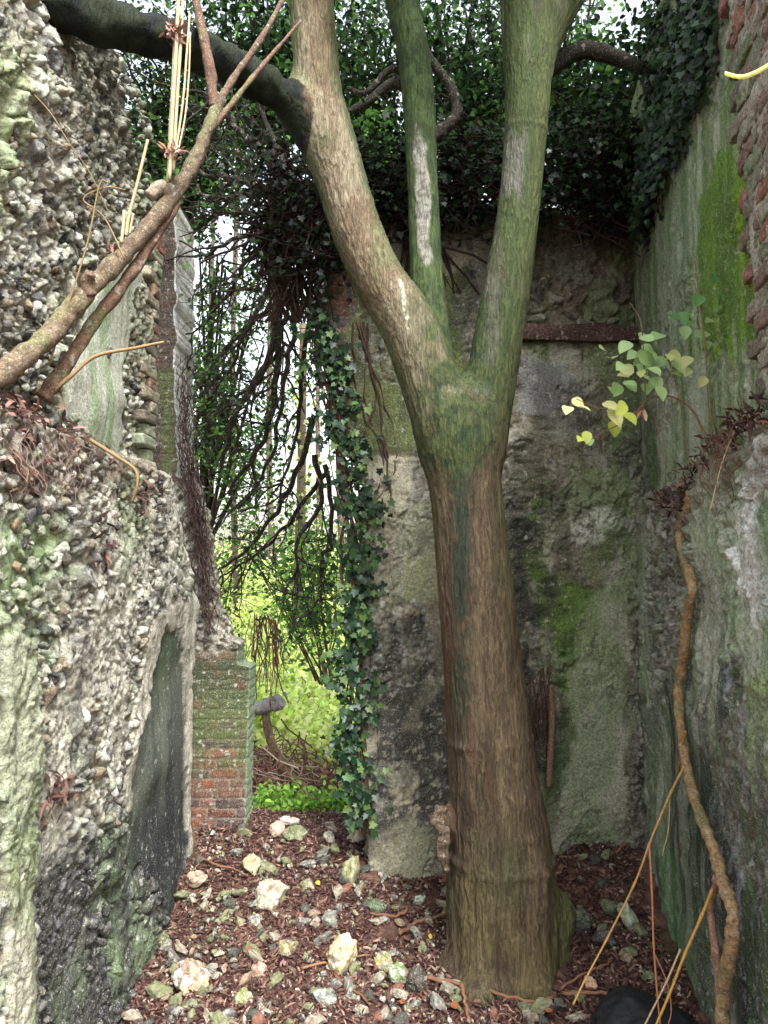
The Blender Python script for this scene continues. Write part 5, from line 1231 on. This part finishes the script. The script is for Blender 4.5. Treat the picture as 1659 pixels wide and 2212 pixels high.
shrub('holly_tree', 'dark leafy crown between the middle and right stems with scattered sky gaps', 'tree', P(1010, 120, 7.8), (.8, .6, .9), 4300, DKG + MDG, (.06, .105), OVAL, 14, 'evergreens beyond the wall', .03, 2, S(48, 40, 36), base=P(1010, 420, 8.0))
shrub('holly_tree', 'dense dark evergreen crown right of the right stem above the back wall', 'tree', P(1290, 240, 6.9), (.9, .6, 1.05), 8500, DKG + MDG, (.06, .10), OVAL, 18, 'evergreens beyond the wall', .03, 2, S(40, 34, 30), base=P(1300, 520, 7.0))
shrub('holly_tree', 'dense dark evergreen crown in the top right corner behind the side wall', 'tree', P(1480, 120, 6.2), (.7, .6, 1.1), 8000, DKG + MDG[:1], (.06, .10), OVAL, 16, 'evergreens beyond the wall', .03, 2, S(40, 34, 30), base=P(1480, 520, 6.6))
shrub('holly_tree', 'dark evergreen sprays crossing the very top of the picture above the left stem', 'tree', P(690, -20, 8.4), (1.9, .8, .55), 4600, DKG + MDG, (.06, .105), OVAL, 16, 'evergreens beyond the wall', .03, 2, S(44, 38, 34), base=P(740, 420, 8.6))
shrub('holly_tree', 'dark evergreen sprays crossing the very top of the picture right of the middle stem', 'tree', P(1120, -10, 8.2), (1.5, .8, .55), 4300, DKG + MDG, (.06, .105), OVAL, 16, 'evergreens beyond the wall', .03, 2, S(44, 38, 34), base=P(1080, 420, 8.4))
shrub('holly_tree', 'bright green backlit leafy branch low between the left and middle stems', 'tree', P(830, 300, 7.0), (.42, .3, .36), 1500, [S(104, 156, 54), S(84, 136, 48)], (.06, .09), OVAL, 8, 'evergreens beyond the wall', .015, 2, S(60, 50, 40), base=P(800, 600, 7.3))  # backlight put into these bright leaf colours
# ivy
def ivy(lab, pts, spreadm, n, sz, cols, stems, depth, facing=(0, -1, .35), hangd=.9, mat=None, name='ivy'):
    """pts: wall positions the leaves gather round; stems: polylines creeping on the wall"""
    pts = np.array(pts); t = thing(name, lab, 'ivy', pts.mean(0)); dk_ = .38 if facing[1] == -.3 or facing[1] == -.35 else 1.0; k = rng.integers(len(pts), size=n)
    pos = pts[k] + rng.standard_normal((n, 3)) * np.array(spreadm); pos[:, 1] -= np.abs(rng.standard_normal(n)) * depth
    nr = norm(np.array(facing) + .42 * rng.standard_normal((n, 3))); tp = rvec(n) * .8 + np.array([0, 0, -hangd])
    obj('foliage', scatter(pos, rng.uniform(*sz, n), nr, tp, IVY, leafcols(n, cols, .25)), mat or M_IVY, t)
    g = []
    for s_ in stems:
        q = spline(np.array(s_), 6); g.append(tube(q + .008 * rng.standard_normal(q.shape), rng.uniform(.003, .011), 5, S(92, 70, 58) * rng.uniform(.5, 1.2) * dk_, .1, caps=False))
    obj('stems', join(*g), M_TWIG, t); return t
W = lambda px, py, o=.04: hit_y(px, py, YB, KB) - np.array([0, o, 0])
edge = [(690, 700), (700, 740), (720, 770), (690, 800), (735, 820), (745, 880), (720, 930), (760, 960), (770, 1000), (750, 1040), (770, 1080), (790, 1110), (780, 1150), (765, 1200), (775, 1240), (780, 1290), (765, 1330), (770, 1370), (745, 1420), (735, 1450), (775, 1480), (770, 1540), (750, 1600), (765, 1640), (775, 1700), (770, 1740)]
st = [[W(a + 12 * rng.standard_normal(), b) for a, b in [(790, 1800), (778, 1600), (770, 1400), (765, 1200), (740, 1000), (700, 800), (670, 620)]] for _ in range(14)] + [[W(a + 20 * rng.standard_normal(), b) for a, b in [(800, 1100), (815, 1000), (800, 860), (780, 700)]] for _ in range(5)]
ivy('dark glossy ivy climbing the ragged left edge of the back wall', [W(a, b) for a, b in edge], (.072, .03, .07), 1450, (.03, .07), IVG + [S(84, 108, 54)], st, .05)
ivy('few ivy leaves spreading onto the pale plaster of the back wall', [W(a, b, .03) for a, b in [(820, 1085), (830, 1100), (815, 1120), (810, 1270), (830, 1040), (795, 1180)]], (.035, .01, .03), 26, (.05, .08), IVG, [[W(790, 1150), W(812, 1110), W(830, 1090)], [W(780, 1260), W(800, 1270), W(815, 1275)]], .01)
top = [(x, y + 25 * math.sin(x * .03)) for x in range(560, 800, 26) for y in range(380, 620, 26)]
ivy('black green mass of ivy and dead stems over the top left of the back wall', [W(a, b, .02) for a, b in top], (.09, .14, .08), 2300, (.03, .06), DKG + [S(24, 30, 24), S(30, 26, 22)], [[W(640 + 40 * rng.standard_normal(), 700, .06), W(630 + 40 * rng.standard_normal(), 560, .1), W(650 + 50 * rng.standard_normal(), 400, .05)] for _ in range(60)] + [[W(650 + 60 * rng.standard_normal(), 500 + 70 * rng.standard_normal(), .1 + .15 * rng.random()) for _q in range(4)] for _ in range(80)], .14, (0, -.3, .6))
top = [(x, y + 15 * math.sin(x * .05)) for x in range(780, 1120, 28) for y in range(330, 520, 28)]
ivy('dark ivy hanging over the middle of the back wall behind the stems', [W(a, b, .03) for a, b in top], (.08, .14, .07), 3000, (.03, .06), DKG, [[W(900 + 60 * rng.standard_normal(), 640, .03), W(900 + 60 * rng.standard_normal(), 420, .1)] for _ in range(22)] + [[W(940 + 110 * rng.standard_normal(), 430 + 60 * rng.standard_normal(), .1 + .15 * rng.random()) for _q in range(3)] for _ in range(90)], .16, (0, -.35, .6))
top = [(x, y + 20 * math.sin(x * .04)) for x in range(1140, 1420, 26) for y in range(300, 500, 26)]
ivy('dark ivy overhanging the right part of the back wall above the lintel', [W(a, b, .08) for a, b in top], (.08, .14, .07), 3400, (.03, .06), DKG, [[W(1290 + 70 * rng.standard_normal(), 540, .1), W(1290 + 70 * rng.standard_normal(), 380, .15)] for _ in range(22)] + [[W(1280 + 90 * rng.standard_normal(), 410 + 60 * rng.standard_normal(), .1 + .2 * rng.random()) for _q in range(3)] for _ in range(90)], .2, (0, -.35, .6))
W2 = lambda px, py, o=.05: hit_x(px, py, XRU, KR) - np.array([o, 0, 0])
top = [(1400 + .42 * (480 - y) * s_ + 10, y) for y in range(0, 500, 24) for s_ in (.15, .4, .65, .9)]
ivy('dark ivy creeping over the top corner of the right wall', [W2(min(a, 1548), b) for a, b in top], (.05, .09, .07), 3000, (.03, .06), DKG, [[W2(1400 + 15 * k, 120 + 20 * k), W2(1415 + 12 * k, 300), W2(1420 + 9 * k + 12 * rng.standard_normal(), 400 + 60 * rng.random())] for k in range(5)], .05, (-.8, -.5, .3))
# bare creeper roots on the left jamb
g = []
for k in range(75):
    o = 9 * rng.standard_normal(); y0 = 5.66 - .05 * rng.random()
    a0 = rng.uniform(760, 1150); bb_ = np.linspace(a0, min(1370, a0 + rng.uniform(120, 420)), 9); aa_ = np.interp(bb_, [720, 960, 1060, 1180, 1290, 1350], [398, 404, 418, 436, 448, 464]); q = np.array([P(a + o + 9 * rng.standard_normal(), b, y0 + .03 * rng.standard_normal()) for a, b in zip(aa_, bb_)]); g.append(tube(spline(q, 4), rng.uniform(.0015, .004), 5, S(70, 52, 48) * rng.uniform(.5, 1.2), caps=False))
one('creeper_stems', join(*g), M_TWIG, 'matted reddish bare creeper stems clinging to the edge of the left stump', 'creeper')

# ------------------------------------------------------------------ outside, beyond the opening
t = thing('ivy_clad_tree', 'pale distant trunk wrapped in light green ivy, seen low through the opening', 'tree', (P(640, 1500, 11)[0], 11, .4))
q = spline([P(645, 1760, 11), P(642, 1560, 11), P(640, 1400, 11), P(650, 1100, 11), P(655, 700, 11)], 8); obj('trunk', tube(q, np.linspace(.12, .06, len(q)), 12, S(126, 112, 88), .05), M_BRANCH, t)
n = 900; k = rng.integers(len(q), size=n); obj('foliage', scatter(q[k] + rng.standard_normal((n, 3)) * np.array([.16, .12, .2]), rng.uniform(.06, .1, n), norm(rvec(n) + np.array([0, -1, .3])), rvec(n) + np.array([0, 0, -1]), IVY, leafcols(n, MDG + LTG, .2)), M_LEAF, t)
for i, (px, Y, w) in enumerate([(505, 13, .07), (735, 14, .08), (585, 16, .09), (690, 18, .08), (455, 15, .07)]):
    t = thing('woodland_tree', ['slim brown trunk at the left of the far wood', 'slim brown trunk at the right of the far wood', 'grey trunk in the middle of the far wood', 'grey trunk right of the middle in the far wood', 'dark trunk mostly hidden by the left jamb in the far wood'][i], 'tree', (P(px, 1400, Y)[0], Y, gz(P(px, 1400, Y)[0], Y)), 'trees in the wood behind')
    q = spline([P(px, 1600, Y), P(px + 6, 1300, Y), P(px - 4, 900, Y), P(px + 10, 300, Y)], 6); obj('trunk', tube(q, np.linspace(w, w * .6, len(q)), 10, S(84, 70, 60), .05), M_BRANCH, t)
    bb = []
    for j in range(9): grow(q[int(rng.integers(6, len(q)))], norm(rng.standard_normal(3) * np.array([1, 1, .4]))[0] if 0 else norm((rng.standard_normal(3) * np.array([1, 1, .5]))[None])[0], 1.8, .03, 1, .03, .3, 5, bb)
    obj('crown', leaves_on(bb, 260, (0, 1), .15, (.07, .12), MDG + LTG, OVAL), M_LEAF, t)
SH = [(560, 1500, 9.2, .55, .55), (640, 1560, 9.0, .6, .5), (710, 1500, 9.5, .6, .6), (610, 1420, 10.5, .7, .7), (760, 1590, 8.4, .45, .5), (690, 1620, 8.3, .5, .35), (500, 1470, 10.8, .7, .8), (740, 1400, 11.2, .7, .7), (560, 1330, 13, .9, .8), (690, 1340, 13, .9, .8)]
SL = ['yellow green shrub behind the fallen log', 'yellow green shrub in the centre of the view through the opening', 'yellow green shrub in front of the ivy clad tree, to its right', 'pale shrub behind the fallen log and left of the ivy clad tree', 'yellow green shrub touching the ivy on the wall edge', 'low lime green shrub behind the debris heap', 'pale shrub half hidden by the brick jamb', 'pale shrub behind the wall ivy at mid height', 'far pale shrub at the left of the wood edge', 'far pale shrub at the right of the wood edge']
for (px, py, Y, w, h_), lab in zip(SH, SL):
    c = P(px, py, Y); shrub('understory_shrub', lab, 'shrub', c, (w, .4, h_), 2000, LTG, (.055, .10), BROAD, 10, 'shrubs outside the opening', .01, 2, S(120, 96, 76), base=(c[0], Y, float(gz(c[0], Y))))
for px, w, lab in [(590, .2, 'bright green leafy plant at the left of the sill'), (655, .22, 'bright green leafy plant in the middle of the sill'), (720, .2, 'bright green leafy plant right of the middle of the sill'), (765, .16, 'bright green leafy plant at the right end of the sill')]:
    c = P(px, 1722, 6.7); shrub('leafy_plant', lab, 'plant', c, (w, .2, .16), 330, [S(126, 176, 62), S(104, 156, 52), S(160, 196, 84)], (.045, .075), OVAL, 9, 'leafy plants beyond the sill', .006, 1, S(120, 130, 80), base=(c[0], 6.7, float(gz(c[0], 6.7))), jit=.05)
t = thing('fallen_log', 'grey white weathered log end jutting from behind the brick jamb', 'log', P(560, 1530, 7.2))
obj('log', limb_geo([(480, 1560, 7.2), (530, 1540, 7.15), (565, 1528, 7.1), (598, 1518, 7.08), (606, 1512, 7.07)], .16, .13, S(150, 148, 150), 18, 10, .05, 41), M_BRANCH, t)
obj('branch', limb_geo([(572, 1535, 7.1), (582, 1590, 7.12), (602, 1640, 7.14), (640, 1690, 7.16), (700, 1735, 7.2)], .075, .10, S(118, 94, 72), 12, 10, .05, 42), M_BRANCH, t)
one('wild_climber', strands(40, P(545, 1330, 7.0), P(600, 1340, 7.0), 0, .005, .75, S(126, 84, 74), .02), M_TWIG, 'reddish dry climber stems hanging above the grey log', 'climber')
# heap of dead sticks outside
g = []
for k in range(260):
    c = P(rng.uniform(545, 740), 1700, 7.4 + .35 * rng.standard_normal()); z0 = float(gz(c[0], c[1])); hgt = .55 * math.exp(-((c[0] + 1.05) / .38) ** 2)
    p0 = np.array([c[0], c[1], z0 + hgt * rng.random() + .02]); d = norm((rng.standard_normal(3) * np.array([1, .6, .55]) + np.array([.4, 0, -.4]))[None])[0]; L = rng.uniform(.15, .55)
    q = p0 + np.linspace(-.5, .5, 5)[:, None] * L * d + .012 * rng.standard_normal((5, 3)); g.append(tube(q, rng.uniform(.003, .010), 5, palette([S(126, 88, 80), S(150, 116, 96), S(100, 68, 62), S(176, 156, 140)], rng.random(1))[0], caps=False))
one('brushwood_heap', join(*g), M_TWIG, 'heap of reddish dead sticks and stems just outside the opening', 'brushwood', kind='stuff')

# young trees closing the far view, outside brightness and haze painted as pale leaves
for px, py, Y, w, h_, n_l, lab in [(480, 1220, 15, 1.3, 1.3, 2000, 'pale green young tree far behind the left jamb'), (600, 1250, 17, 1.4, 1.2, 2000, 'pale green young tree far behind the middle of the opening'), (720, 1230, 16, 1.3, 1.3, 2000, 'pale green young tree far behind the wall ivy'), (650, 1250, 14, 1.3, 1.0, 2400, 'pale yellow green thicket far behind the ivy clad tree')]:
    c = P(px, py, Y); shrub('young_tree', lab, 'tree', c, (w, .6, h_), n_l, LTG + [S(120, 160, 70)], (.08, .14), OVAL, 14, 'young trees far outside', .03, 2, S(110, 92, 76), base=(c[0], Y, float(gz(c[0], Y))))
